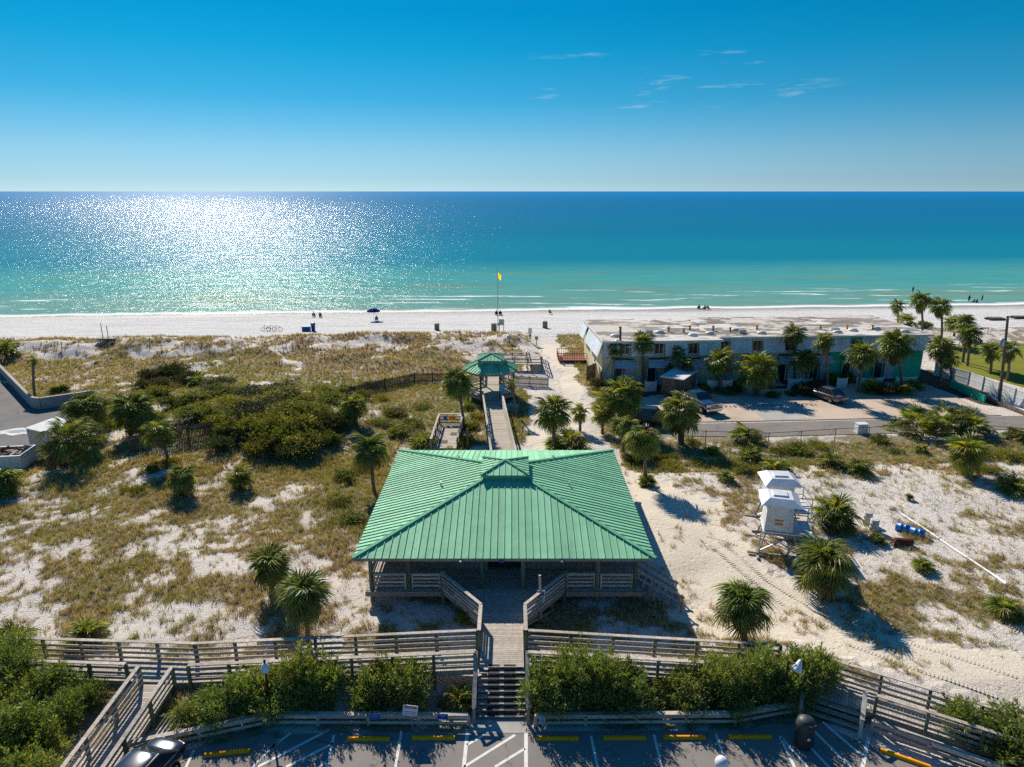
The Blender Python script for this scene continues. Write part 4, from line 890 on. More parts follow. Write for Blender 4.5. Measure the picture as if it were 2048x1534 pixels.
# ------------------------------------------------------------------ leafy shrubs
def leafcloud(name, m, n, rad, hgt, ll, lw, cols, lumps=9, seed=0, up=.35, flower=None, shell=.55):
    rn = np.random.default_rng(seed)
    lc = rn.normal(size=(lumps, 3)); lc /= np.linalg.norm(lc, axis=1)[:, None]; lc *= rn.uniform(.25, .72, (lumps, 1)); lc[:, 2] = np.abs(lc[:, 2])*.9+.12
    lr = rn.uniform(.32, .55, lumps)
    k = rn.integers(0, lumps, n); d = rn.normal(size=(n, 3)); d /= np.linalg.norm(d, axis=1)[:, None]; d[:, 2] = np.where(d[:, 2] < -.45, -d[:, 2], d[:, 2])
    rr = shell+(1-shell)*rn.random(n)**.6
    p = lc[k]+d*(lr[k]*rr)[:, None]*(1+.25*rn.normal(size=(n, 1))*.5)
    ns_ = 90; sb = rn.integers(0, lumps, ns_); sdv = rn.normal(size=(ns_, 3)); sdv[:, 2] = np.abs(sdv[:, 2])+.5; sdv /= np.linalg.norm(sdv, axis=1)[:, None]
    on = rn.random(n) < .33; si = rn.integers(0, ns_, n); tt = rn.random(n)**.8; so = lc[sb]+sdv*lr[sb][:, None]*.8; slen = rn.uniform(.12, .42, ns_)
    p[on] = (so[si]+sdv[si]*(tt*slen[si])[:, None]+rn.normal(0, .018, (n, 3)))[on]; d[on] = (sdv[si]*.9+rn.normal(0, .5, (n, 3)))[on]
    p[:, 2] = np.maximum(p[:, 2], .03); p *= np.array([rad, rad, hgt])
    dirv = d*.8+rn.normal(size=(n, 3))*.55; dirv[:, 2] += up; dirv /= np.linalg.norm(dirv, axis=1)[:, None]
    q = rn.normal(size=(n, 3)); sde = np.cross(dirv, q); sde /= np.linalg.norm(sde, axis=1)[:, None]
    l = ll*rn.uniform(.7, 1.3, (n, 1)); wv = lw*rn.uniform(.8, 1.2, (n, 1))
    A = p; B = p+dirv*l*.45+sde*wv*.5; C = p+dirv*l; D = p+dirv*l*.45-sde*wv*.5
    V = np.stack([A, B, C, D], 1).reshape(-1, 3)
    cols = np.array(cols); lcol = cols[rn.integers(0, len(cols), lumps)][k]*rn.uniform(.6, 1.4, (n, 1)); br = rn.random(n) < .03; lcol[br] = (.22, .16, .08); lcol = np.repeat(lcol, 4, 0)
    if flower is not None:
        f = np.repeat(rn.random(n) < flower[0], 4); lcol[f] = flower[1]
    return bulk_mesh(name, V, 4, m, np.concatenate([lcol, np.ones((len(lcol), 1))], 1))
OC = [(.185, .26, .06), (.14, .205, .05), (.24, .30, .085), (.115, .17, .042), (.21, .25, .06)]
OL = [leafcloud('foliage', OLEA, 7500, 1.35, 1.9, .17, .042, OC, 11, s, .5, (.004, (.5, .08, .12))) for s in (1, 2, 3)]
SCOL = [(.11, .14, .032), (.165, .195, .034), (.085, .11, .036), (.22, .235, .036), (.13, .15, .05)]
SB = [leafcloud('foliage', SCRUB, 6500, 1.6, 1.35, .13, .075, SCOL, 13, s, .2) for s in (11, 12, 13)]
DB = [leafcloud('foliage', SCRUB, 6500, 1.6, 1.2, .11, .065, [(.065, .08, .036), (.085, .10, .04), (.055, .068, .034)], 13, s, .2) for s in (21, 22)]
GB = [leafcloud('foliage', SCRUB, 4500, 1.6, .9, .14, .06, [(.21, .23, .034), (.28, .27, .036), (.17, .20, .03)], 12, s, .3, (.03, (.42, .30, .01))) for s in (31, 32)]
def stems(seed, h, r):
    rn = random.Random(seed); mb = MB()
    for k in range(7):
        a = k*.9+rn.random(); mb.tube([(.08*math.cos(a), .08*math.sin(a), -.1), (.4*r*math.cos(a), .4*r*math.sin(a), h*.4), (.65*r*math.cos(a+.2), .65*r*math.sin(a+.2), h*.75)], [.035, .025, .012], 5)
    return mb.mesh('stem', BARK)
STM = stems(3, 1.6, 1.2)
_sc = [0]
def shrub(p, sx, sz, kind, label, group=None, name='shrub', cat='shrub'):
    _sc[0] += 1; rn = random.Random(_sc[0]*7+1)
    root = empty(name, p, rn.uniform(0, 6.28), label, cat, group); me_ = kind[_sc[0] % len(kind)]
    s = Matrix.Diagonal((sx*rn.uniform(.9, 1.1), sx*rn.uniform(.9, 1.1), sz, 1)); link('foliage', me_, root, s); link('stem', STM, root, s)
    return root
def gsh(px, py, sx, sz, kind, label, group=None, **k): return shrub(G(px, py), sx*1.06, sz*1.0, kind, label, group, **k)
OG = 'oleander bushes between the car park and the boardwalk'
# left of the spur, between spur and stairs, right of the stairs, bottom right
for px, py, s, h in [(35, 1375, 1.1, 1.0), (125, 1395, 1.0, .8), (40, 1440, 1.1, 1.0), (130, 1450, .85, .75), (30, 1500, 1.15, 1.05), (85, 1512, .95, .9), (185, 1405, .55, .5), (-20, 1560, 1.1, 1.1), (60, 1580, .95, 1.0), (20, 1335, 1.0, .9)]:
    gsh(px, py, s, h, OL, 'leafy green oleander bush left of the sloping boardwalk spur', OG, name='oleander_bush', cat='bush')
for px, py, s, h in [(385, 1455, .75, .55), (450, 1440, .95, .8), (500, 1420, .95, .95), (590, 1408, 1.15, 1.25), (640, 1405, 1.05, 1.15), (560, 1430, .85, .7), (410, 1420, .6, .5)]:
    gsh(px, py, s, h, OL, 'leafy green oleander bush between the spur and the lantern palmettos', OG, name='oleander_bush', cat='bush')
for px, py, s, h in [(770, 1410, 1.05, 1.15), (822, 1408, .95, 1.0), (740, 1425, .7, .7)]:
    gsh(px, py, s, h, OL, 'leafy oleander bush behind the two blue plates', OG, name='oleander_bush', cat='bush')
for px, py, s, h in [(1090, 1412, 1.0, 1.25), (1150, 1408, 1.1, 1.35), (1210, 1410, 1.1, 1.3), (1262, 1412, 1.0, 1.1), (1120, 1428, .8, .8), (1235, 1425, .8, .7)]:
    gsh(px, py, s, h, OL, 'tall leafy oleander bush right beside the entrance stairs', OG, name='oleander_bush', cat='bush')
for px, py, s, h in [(1390, 1410, 1.05, 1.0), (1440, 1405, 1.15, 1.15), (1500, 1402, 1.15, 1.2), (1555, 1398, 1.15, 1.2), (1610, 1392, 1.0, 1.15), (1470, 1420, .9, .8), (1580, 1408, .8, .8), (1640, 1375, .6, .9)]:
    gsh(px, py, s, h, OL, 'leafy oleander bush between the long palmetto and the side stairs', OG, name='oleander_bush', cat='bush')
for px, py, s, h in [(1925, 1475, 1.0, .85), (1985, 1500, 1.1, .95), (2035, 1530, 1.1, 1.0), (1900, 1462, .6, .6), (2020, 1475, .9, .8)]:
    gsh(px, py, s, h, OL, 'leafy oleander bush in the hedge below the descending right boardwalk', OG, name='oleander_bush', cat='bush')
# dark thicket on the left
TG = 'dune scrub bushes of the dark thicket'
for px, py, s, h in [(500, 880, 1.3, 1.5), (545, 885, 1.2, 1.4), (590, 880, 1.3, 1.6), (630, 872, 1.2, 1.5), (660, 862, 1.1, 1.4), (460, 878, 1.2, 1.3), (520, 905, 1.1, 1.1), (600, 905, 1.2, 1.2), (565, 915, .9, .9), (440, 900, .9, .9), (650, 890, .9, 1.0), (690, 848, .9, 1.1)]:
    gsh(px, py, s, h, SB+DB, 'tall dark scrub bush at the front of the thicket', TG)
for px, py, s, h in [(400, 835, 1.3, 1.0), (440, 845, 1.3, 1.1), (490, 845, 1.3, 1.0), (540, 850, 1.2, 1.0), (350, 815, 1.2, .9), (400, 805, 1.3, .8), (460, 815, 1.4, .9), (520, 820, 1.4, .9), (580, 825, 1.4, .9), (630, 830, 1.2, .9), (560, 800, 1.5, .8), (610, 800, 1.4, .8), (500, 790, 1.5, .7), (660, 805, 1.3, .8), (440, 788, 1.4, .7), (690, 790, 1.0, .7), (640, 785, 1.2, .7), (570, 778, 1.4, .6), (320, 790, 1.0, .8), (740, 775, .8, .6), (300, 850, 1.0, .9), (230, 850, 1.0, .9), (345, 870, .8, .7), (720, 800, .9, .8)]:
    gsh(px, py, s, h, SB+[GB[0]]+DB[:1], 'mid green scrub bush on the mound behind the slat fence', TG)
for px, py, s, h in [(310, 762, 1.25, 1.3), (345, 758, 1.35, 1.4), (375, 765, 1.1, 1.1), (320, 775, 1.0, .9), (425, 770, 1.0, .6), (290, 775, .8, .7), (450, 768, .8, .6)]:
    gsh(px, py, s, h, DB, 'grey green rounded scrub mound standing alone above the thicket', 'grey green scrub mounds above the thicket')
for px, py, s, h in [(790, 830, .9, .5), (830, 850, .9, .6), (760, 850, .9, .5), (800, 870, 1.0, .6), (840, 815, .8, .45), (745, 925, .7, .4), (690, 960, .8, .5), (680, 1010, .7, .45), (935, 890, .6, .6), (945, 860, .6, .6), (955, 835, .6, .5), (720, 940, .6, .5), (710, 1040, .7, .4), (760, 800, .8, .5), (850, 880, .6, .5), (940, 820, .5, .6), (905, 905, .5, .4)]:
    gsh(px, py, s, h, GB+SB[:1], 'low light green herb shrub left of the rear walk', 'light green shrubs beside the rear walk')
for px, py, s, h in [(275, 985, .5, .45), (340, 930, .5, .6), (300, 940, .6, .5), (355, 955, .5, .6), (250, 985, .4, .35)]:
    gsh(px, py, s, h, GB, 'yellow flowering herb bush around the low palm in the left field', 'yellow flowering bushes', name='flowering_bush', cat='bush')
for px, py, s, h in [(1330, 915, .7, .5), (1345, 935, .7, .5), (1310, 920, .6, .5), (1420, 905, .7, .5), (1560, 905, .8, .5), (1600, 905, .8, .5), (1640, 895, .7, .5), (1520, 945, .6, .5), (1480, 945, .6, .5), (1965, 912, 1.0, .6), (2020, 915, 1.0, .7), (1760, 885, .6, .5), (1790, 905, .5, .4), (1980, 945, .7, .4), (1265, 925, .6, .5), (1395, 930, .6, .5), (1215, 805, .7, .7), (1200, 788, .6, .5), (1380, 885, .6, .4)]:
    gsh(px, py, s, h, GB+SB[1:2], 'olive dune shrub along the sand below the chain link fence and lot', 'olive shrubs below the chain link fence')
for px, py, s, h, lb in [(1195, 778, .7, .9, 'green bush inside the corner slat fence of the cream house'), (1408, 785, .6, .7, 'dark round garden bush at the white fence panel'), (1470, 785, .7, .6, 'dark low garden bush beside the full round palm'), (1445, 788, .8, .4, 'low green garden plant at the foot of the full round palm'),
                       (1600, 790, .9, 1.2, 'pale leafy garden bush next to the parked sedan'), (1630, 785, .8, 1.1, 'second leafy garden bush under the dark bushy palm'), (1665, 765, .5, .9, 'clipped dark ball bush at the teal door'), (1695, 766, .55, .9, 'clipped dark ball bush right of the teal door'), (1575, 790, .35, .3, 'tiny pale garden bush on the mulch'), (1585, 792, .35, .3, 'second tiny pale garden bush on the mulch'),
                       (1770, 790, .8, .9, 'dark garden bush under the broad palm'), (1545, 795, .6, .5, 'small garden bush under the leaning palm'), (1850, 655, .9, .7, 'dune shrub behind the beach side palms'), (1690, 650, .8, .5, 'dune shrub at the rear of the flat roof')]:
    gsh(px, py, s, h, SB+DB, lb, None, name='garden_bush', cat='bush')

# ------------------------------------------------------------------ dune grass (uncountable)
def tufts(n, x0, x1, y0, y1, hmin, hmax, nb, seed, fac=1.0, wd=.02, spread=.55, pal=None, thr=.5):
    rn = np.random.default_rng(seed); x = rn.uniform(x0, x1, n); y = rn.uniform(y0, y1, n)
    px, py = PROJ(x, y, np.full(n, .3)); k = (px > -200) & (px < 2250); x = x[k]; y = y[k]
    g, gr, tr_ = cover(x.copy(), y.copy())
    pr = clump(x, y, g)*fac; pr = np.maximum(pr, (g > .05)*.07*fac)
    k = rn.random(len(x)) < pr; x = x[k]; y = y[k]; gr = gr[k]; g = g[k]
    # keep off pavings and buildings
    k = ~((x > -8.3) & (x < 7.4) & (y > 33.9) & (y < 50)) & ~((x > -1.7) & (x < .75) & (y > 25) & (y < 35)) & ~((np.abs(x+1.3) < 1.9) & (y > 50) & (y < 71) & (np.abs(x-(-.45-1.7*(y-50)/20.6)) < .95))
    k &= ~((y > 27.3) & (y < 29.1) & (x > -26) & (x < 13.5)) & ~((x > 11.5) & (y > 60.2) & (y < 96)) & ~inpoly(x, y, [(p_.x, p_.y) for p_ in ll]) & (y > 26.0)
    x = x[k]; y = y[k]; gr = gr[k]; z = gz(x, y); m_ = len(x)
    hh = rn.uniform(hmin, hmax, m_)*(.75+.5*fbm(x*.4, y*.4, 5, 2))
    az = rn.uniform(0, 6.283, (m_, nb)); el = rn.uniform(.15, 1.0, (m_, nb))
    ox = rn.normal(0, .07, (m_, nb)); oy = rn.normal(0, .07, (m_, nb))
    ln = hh[:, None]*rn.uniform(.6, 1.15, (m_, nb))
    bx = x[:, None]+ox; by = y[:, None]+oy; bz = (z-.02)[:, None]+0*ox
    tx = bx+np.cos(az)*ln*np.sin(el)*spread*1.5; ty = by+np.sin(az)*ln*np.sin(el)*spread*1.5; tz = bz+ln*np.cos(el*.9)
    wx = -np.sin(az)*wd; wy = np.cos(az)*wd
    V = np.stack([np.stack([bx-wx, by-wy, bz], -1), np.stack([bx+wx, by+wy, bz], -1), np.stack([tx, ty, tz], -1)], 2).reshape(-1, 3)
    pal = np.array(pal); tone = fbm(x*.16, y*.16, 91, 3)
    dry = pal[0]*(1-rn.random((m_, 1))*.35); olive = pal[1]*rn.uniform(.8, 1.2, (m_, 1)); straw = pal[2]*rn.uniform(.85, 1.15, (m_, 1)); brown = pal[3]*rn.uniform(.8, 1.2, (m_, 1))
    far = ss(62, 80, y)
    pk = rn.random(m_)+(tone-.5)*1.2; pg = .20+.6*gr-.12*far
    c = np.where((pk < pg)[:, None], olive, np.where((pk < pg+.3)[:, None], dry, np.where((pk < pg+.55)[:, None], straw, brown)))
    c = np.repeat(c, nb*3, 0); return V, np.concatenate([c, np.ones((len(c), 1))], 1)
PAL = [(.46, .365, .195), (.30, .295, .095), (.60, .49, .30), (.31, .215, .125)]
Vs, Cs = zip(*[tufts(80000, -46, 42, 26, 56, .16, .50, 11, 1, .9, .014, pal=PAL), tufts(60000, -62, 62, 52, 80, .2, .5, 8, 2, .9, .022, pal=PAL), tufts(56000, -78, 62, 78, 113, .22, .6, 6, 3, .9, .032, pal=PAL)])
tag(link('dune_grass', bulk_mesh('dune_grass', np.concatenate(Vs), 3, GRASS, np.concatenate(Cs))), 'dry olive and straw dune grass growing over the sand', 'grass', kind='stuff')
# ------------------------------------------------------------------ town-house row
O = Vector((10.9, 79.0, rz_)); RZ = R(3.5)
hs_ = empty('townhouse_row', O, RZ, 'long two storey flat roofed townhouse row, cream walls turning teal at the right end', 'building')
MB2 = Matrix.Translation(O) @ Matrix.Rotation(RZ, 4, 'Z')
UL = 40.6; STEP = 14.2; ZB, ZT = 3.75, 5.5
def fy(u): return 0 if u < STEP else .9
for u0, u1, m_ in ((0, STEP, CREAM), (STEP, 26.2, CREAM), (26.2, UL, TEAL)):
    d = fy(u0+.1); box('wall', hs_, m_, ((u0+u1)/2, 7+d/2+.35, ZT/2), (u1-u0, 14-d-.7, ZT-.02))
RFM = None
def flatroof_mat():
    m, t, out = newmat('stained_white_roof'); n1 = noise(t, .42, 6, .65, scale3=(.45, 1, 1)); n2 = noise(t, 1.6, 5, .7, scale3=(.5, 1, 1)); n3 = noise(t, .12, 3)
    f = math_(t, 'ADD', math_(t, 'MULTIPLY', n1, .65), math_(t, 'MULTIPLY', n2, .35))
    c = mixc(t, mapr(t, f, .485, .515), (.68, .63, .56), (.20, .175, .155)); c = mixc(t, math_(t, 'MULTIPLY', mapr(t, n3, .4, .6), .35), c, (.40, .34, .28))
    pbsdf(t, out, c, .9, .15); return m
RFM = flatroof_mat()
box('roof', hs_, RFM, (STEP/2, 7, ZT+.06), (STEP+.3, 14.3, .12)); box('roof', hs_, RFM, ((STEP+.15+UL+.3)/2, 7.45, ZT+.20), (UL-STEP+.45, 13.4, .14))
for a, b, z in (((-.15, -.2), (STEP+.15, -.2), ZT+.05), ((STEP+.16, .7), (UL+.35, .7), ZT+.19), ((-.2, -.15), (-.2, 14.2), ZT+.05), ((UL+.4, .7), (UL+.4, 14.2), ZT+.19)):
    beam('roof_edge', hs_, WHITE, (*a, z), (*b, z), .10, .24)
WIN = [2.6+4.12*k for k in range(9)]
def siding(u0, u1, d):
    n = max(1, round((u1-u0)/.55)); wd = (u1-u0)/n
    for k in range(n):
        a, b = u0+k*wd+.008, u0+(k+1)*wd-.008; o = .40
        V = [(a, d-o, ZB), (b, d-o, ZB), (b, d-.06, ZT-.05), (a, d-.06, ZT-.05), (a, d-o+.06, ZB), (b, d-o+.06, ZB), (b, d, ZT-.05), (a, d, ZT-.05)]
        obj('siding_panel', V, [(0, 1, 2, 3), (7, 6, 5, 4), (0, 4, 5, 1), (3, 2, 6, 7), (0, 3, 7, 4), (1, 5, 6, 2)], SIDING, hs_)
ed = [0]+[x for w_ in WIN for x in (w_-.75, w_+.75)]+[UL]
for i in range(0, len(ed), 2):
    u0, u1 = ed[i], ed[i+1]
    for s0, s1 in (((u0, STEP), (STEP, u1)) if u0 < STEP < u1 else ((u0, u1),)):
        siding(s0, s1, fy((s0+s1)/2)+.35)
FRAMEW = M2('pale_frame', (.62, .60, .54), (.56, .54, .48), 2, .6, rnd=.03)
AWN = M2('grey_awning', (.50, .52, .56), (.42, .44, .48), 2, .6, rnd=.05)
for k, u in enumerate(WIN):
    d = fy(u)+.35; wm = TEAL if u > 26.2 else CREAM
    for s in (-1, 1): 
        V = [(u+s*.75, d-.40, ZB), (u+s*.70, d-.40, ZB), (u+s*.70, d-.02, ZT-.06), (u+s*.75, d-.02, ZT-.06), (u+s*.75, d+.02, ZB), (u+s*.70, d+.02, ZB), (u+s*.70, d+.02, ZT-.06), (u+s*.75, d+.02, ZT-.06)]
        obj('window_cheek', V, BOXF, wm, hs_)
    wn = box('window', hs_, GLASS, (u, d-.03, ZB+.85), (1.05, .05, 1.3)); WM = TRS((u, d-.03, ZB+.85), (0, 0, 0), (1.05, .05, 1.3))
    big = k == 1
    for nm, c, s in (('frame', (0, -.02, .66), (1.12, .05, .07)), ('frame', (0, -.02, -.66), (1.12, .05, .07)), ('frame', (-.55, -.02, 0), (.07, .05, 1.38)), ('frame', (.55, -.02, 0), (.07, .05, 1.38)), ('mullion', (0, -.02, 0), (.05, .05, 1.3))):
        link(nm, boxmesh(WHITE if k in (0, 1) else FRAMEW), wn, WM.inverted() @ TRS(Vector((u, d-.03, ZB+.85))+Vector(c), (0, 0, 0), s))
    if k in (0, 1): link('curtain', boxmesh(WHITE), wn, WM.inverted() @ TRS((u-.05, d-.028, ZB+.85), (0, 0, 0), (.9, .054, 1.2)))
    box('window_lintel', hs_, wm, (u, d-.05, ZT-.20), (1.40, .10, .22))
    # awning, door, ground-floor panel
    V = [(u-1.25, d, 3.25), (u+1.25, d, 3.25), (u+1.35, d-1.0, 2.5), (u-1.35, d-1.0, 2.5), (u-1.25, d, 3.20), (u+1.25, d, 3.20), (u+1.35, d-1.0, 2.45), (u-1.35, d-1.0, 2.45)]
    aw = obj('awning', V, [(3, 2, 1, 0), (4, 5, 6, 7), (0, 1, 5, 4), (1, 2, 6, 5), (2, 3, 7, 6), (3, 0, 4, 7)], AWN, hs_)
    box('awning_slot', hs_, BLACK, (u-.05, d-.02, 3.33), (2.3, .06, .16))
    dr_ = box('door', hs_, GLASS if k % 2 else BLACK, (u-.75, d-.02, 1.1), (.95, .05, 2.2)); box('door_frame', hs_, WHITE, (u-.23, d-.03, 1.12), (.07, .06, 2.25)); box('door_frame', hs_, WHITE, (u-1.27, d-.03, 1.12), (.07, .06, 2.25))
    box('shutter_panel', hs_, AWN, (u+.62, d-.03, 1.15), (1.15, .06, 2.1))
# left end wall: sloping siding in two pieces, windows
for y0, y1 in ((.5, 9.6), (10.9, 14.0)):
    n = round((y1-y0)/.6); wd = (y1-y0)/n
    for k in range(n):
        a, b = y0+k*wd+.008, y0+(k+1)*wd-.008
        V = [(-.72, a, ZB-.15), (-.72, b, ZB-.15), (-.10, b, ZT), (-.10, a, ZT), (-.64, a, ZB-.15), (-.64, b, ZB-.15), (-.02, b, ZT), (-.02, a, ZT)]
        obj('siding_panel', V, [(3, 2, 1, 0), (4, 5, 6, 7), (1, 5, 4, 0), (7, 6, 2, 3), (4, 7, 3, 0), (2, 6, 5, 1)], SIDING, hs_)
box('corner_trim', hs_, WHITE, (-.42, .12, (ZB+ZT)/2-.05), (.08, .10, ZT-ZB+.1), rot=(0, R(17), 0))
for y in (5.5,): box('window', hs_, GLASS, (-.02, y, 2.4), (.06, .55, 1.3)); box('window_sill', hs_, WHITE, (-.05, y, 1.7), (.12, .75, .08))
MB().tube([(-.12, .1, 3.8), (-.12, .05, .1)], .05, 6).build('drain_pipe', STEEL, hs_)
box('meter_box', hs_, STEEL, (-.14, .35, 1.7), (.2, .4, .7))
for k in range(13):
    u = 1.8+k*3.05+(k % 2)*.5; y = 2.6+(k % 3)*1.0
    MB().lathe([(.62, 0), (.62, .12), (.45, .28), (.2, .36), (.02, .38)], 12).build('skylight', WHITE, hs_, TRS((u, y, ZT+(.11 if u < STEP else .26)), (0, 0, 0), (1, .8, 1)), True)
PIPE = M2('orange_vent', (.50, .30, .12), (.42, .25, .1), 3, .7)
for u, y in ((9.2, 5.2), (10.9, 4.4), (14.8, 4.9), (16.6, 3.8), (20.5, 5.0), (24.6, 4.2), (28.6, 4.6), (32.2, 4.8), (35.2, 4.2), (5.0, 3.6), (12.2, 6.1)):
    MB().lathe([(.12, 0), (.12, .5), (.2, .5), (.2, .62)], 8).build('vent_pipe', PIPE, hs_, TRS((u, y, ZT+(.11 if u < STEP else .26))))
for u, y in ((6.2, 3.4), (17.8, 3.0), (29.8, 3.2)): box('air_unit', hs_, STEEL, (u, y, ZT+.5), (.8, .6, .5))
# vinyl yard fences
def vfence(label, u0, u1, yl, h=1.25, m=PVC):
    q = MB2 @ Vector((u0, yl, 0)); root = empty('vinyl_fence', q, RZ, label, 'fence', 'white vinyl yard fences of the townhouses'); ln = u1-u0; n = max(1, round(ln/1.8))
    for k in range(n+1): MB().lathe([(.07, 0), (.07, h+.12), (.10, h+.13), (.02, h+.22)], 4).build('post', m, root, TRS((ln*k/n, 0, -.05)))
    for k in range(n):
        nb = max(1, round((ln/n-.14)/.3)); wd = (ln/n-.14)/nb
        for j in range(nb): box('board', root, m, (ln*k/n+.07+(j+.5)*wd, 0, h/2), (wd-.012, .03, h-.12))
        box('rail', root, m, (ln*(k+.5)/n, 0, h-.05), (ln/n-.1, .06, .09))
for lb, a, b in (('short white vinyl fence left of the storage trailer', 4.6, 5.9), ('white vinyl fence right behind the storage trailer', 7.4, 10.6), ('white vinyl fence beside the full round palm', 12.0, 15.0), ('white vinyl fence behind the very dense leaning palm', 16.4, 18.6), ('white vinyl fence with gate posts behind the tallest palm', 21.8, 24.6), ('white vinyl fence at the teal door', 27.8, 29.0), ('white vinyl fence right of the teal door', 30.2, 33.4), ('white vinyl fence at the last teal window', 35.0, 37.5)):
    vfence(lb, a, b, -2.3)
# small low-wall and slat fence at the left corner, red deck
def slat(label, pts, h=1.3, name='slat_fence', m=OLDW, gap=.13):
    q0 = pts[0]; root = empty(name, (q0[0], q0[1], gz1(*q0)), 0, label, 'fence'); mb = MB()
    for i in range(len(pts)-1):
        a, b = Vector((*pts[i], 0)), Vector((*pts[i+1], 0)); d = b-a; n = int(d.length/gap)
        for k in range(n):
            q = a+d*(k/n); z = gz1(q.x, q.y); mb.box(Vector((q.x, q.y, z+h/2-.05))-root.location, (.09, .03, h+random.uniform(-.1, .06)), math.atan2(d.y, d.x))
        for k in range(max(2, int(d.length/2.4))+1):
            q = a+d*(k/max(2, int(d.length/2.4))); z = gz1(q.x, q.y); box('post', root, m, Vector((q.x, q.y, z+h/2))-root.location, (.11, .11, h+.15))
        for hh in (.3, h-.3):
            beam('rail', root, m, Vector((a.x, a.y, gz1(a.x, a.y)+hh))-root.location, Vector((b.x, b.y, gz1(b.x, b.y)+hh))-root.location, .05, .08)
    tag(mb.build('picket', m, root), kind='stuff'); return root
def gp(px, py): p = G(px, py); return (p.x, p.y)
slat('dark slat fence at the left corner of the cream house', [gp(1173, 762), gp(1196, 752), gp(1200, 775)], 1.9)
slat('old slat fence in front of the thicket behind the leaning palm', [gp(262, 905), gp(330, 893), gp(425, 872)], 1.5)
slat('weathered slat fence running from the thicket to the gazebo palm', [gp(700, 795), gp(770, 778), gp(830, 766), gp(900, 764)], 1.3)
slat('low slat fence between the gazebo and the sandy path', [gp(1022, 770), gp(1096, 774)], 1.2)
rd = empty('sun_deck', (6.6, 92, .3), 0, 'small red stained deck with railing behind the cream house', 'deck')
box('floor', rd, RUSTW, (1.7, 0, .45), (4.0, 3.0, .12))
for a, b in (((-.3, -1.5), (3.5, -1.5)), ((-.3, -1.5), (-.3, 1.5)), ((-.3, 1.5), (3.5, 1.5))):
    beam('rail', rd, RUSTW, (*a, 1.45), (*b, 1.45), .12, .06); beam('rail', rd, RUSTW, (*a, .7), (*b, .7), .05, .08)
    n = 12
    for k in range(n+1): q = Vector((*a, 0)).lerp(Vector((*b, 0)), k/n); box('baluster', rd, RUSTW, (q.x, q.y, 1.0), (.05, .05, .95))
# white fence at the right, teal wall, retaining wall
def panel_fence(label, pts, h=1.7):
    q0 = Vector(pts[0]); root = empty('vinyl_fence', (q0.x, q0.y, gz1(q0.x, q0.y)), 0, label, 'fence')
    for i in range(len(pts)-1):
        a, b = Vector(pts[i]), Vector(pts[i+1]); d = b-a; n = max(1, round(d.length/2.2)); an = math.atan2(d.y, d.x)
        for k in range(n+(i == len(pts)-2)):
            q = a+d*(k/n); MB().lathe([(.10, -.1), (.10, h+.1), (.13, h+.11), (.02, h+.2)], 4).build('post', PVC, root, TRS(Vector((q.x, q.y, gz1(q.x, q.y)))-root.location))
        for k in range(n):
            for z in (.15, h*.55, h): 
                q0_, q1_ = a+d*(k/n), a+d*((k+1)/n); beam('rail', root, PVC, Vector((*q0_, root.location.z+z))-root.location, Vector((*q1_, root.location.z+z))-root.location, .06, .09)
            nb = 8
            for j in range(nb):
                q = a+d*((k+(j+.5)/nb)/n); box('board', root, PVC, Vector((q.x, q.y, root.location.z+h/2+.05))-root.location, (d.length/n/nb-.015, .025, h-.15), an)
panel_fence('long white vinyl fence between the teal house and the lawn', [gp(1868, 752)[:2], gp(1935, 772)[:2], gp(2060, 822)[:2], gp(2200, 878)[:2]])
tw = empty('low_wall', G(1912, 778), 0, 'low teal painted wall at the end of the tan lot', 'wall')
a, b = G(1900, 775), G(1968, 806); beam('wall', tw, TEAL, a+Vector((0, 0, .4))-tw.location, b+Vector((0, 0, .4))-tw.location, .2, .9); beam('wall_cap', tw, TEAL, a+Vector((0, 0, .87))-tw.location, b+Vector((0, 0, .87))-tw.location, .26, .06)
rw = empty('retaining_wall', G(1985, 806), 0, 'low brown stone block edging beside the dark utility pole', 'wall')
STONE = M2('edging_stone', (.20, .15, .11), (.12, .09, .07), 4, .9, rnd=.3)
a, b = G(1975, 802), G(2120, 858)
for k in range(38):
    for r_ in range(2): q = a.lerp(b, (k+.5*r_)/38); box('stone', rw, STONE, Vector((q.x, q.y, rz_+.12+.19*r_))-rw.location, ((b-a).length/38-.02, .28, .18), math.atan2(b.y-a.y, b.x-a.x))
# block wall on the left
lw_ = empty('block_wall', G(66, 816), 0, 'grey masonry block wall bending round the left paved lot', 'wall')
pts = [P(-60, 690, lz), P(0, 747, lz), P(64, 814, lz), P(72, 818, lz), P(84, 819, lz), P(190, 803, lz)]
mb = MB()
for a, b in zip(pts, pts[1:]):
    beam('wall', lw_, BLOCK, a+Vector((0, 0, .62))-lw_.location, b+Vector((0, 0, .62))-lw_.location, .22, 1.25); beam('coping', lw_, CONC, a+Vector((0, 0, 1.28))-lw_.location, b+Vector((0, 0, 1.28))-lw_.location, .32, .08)
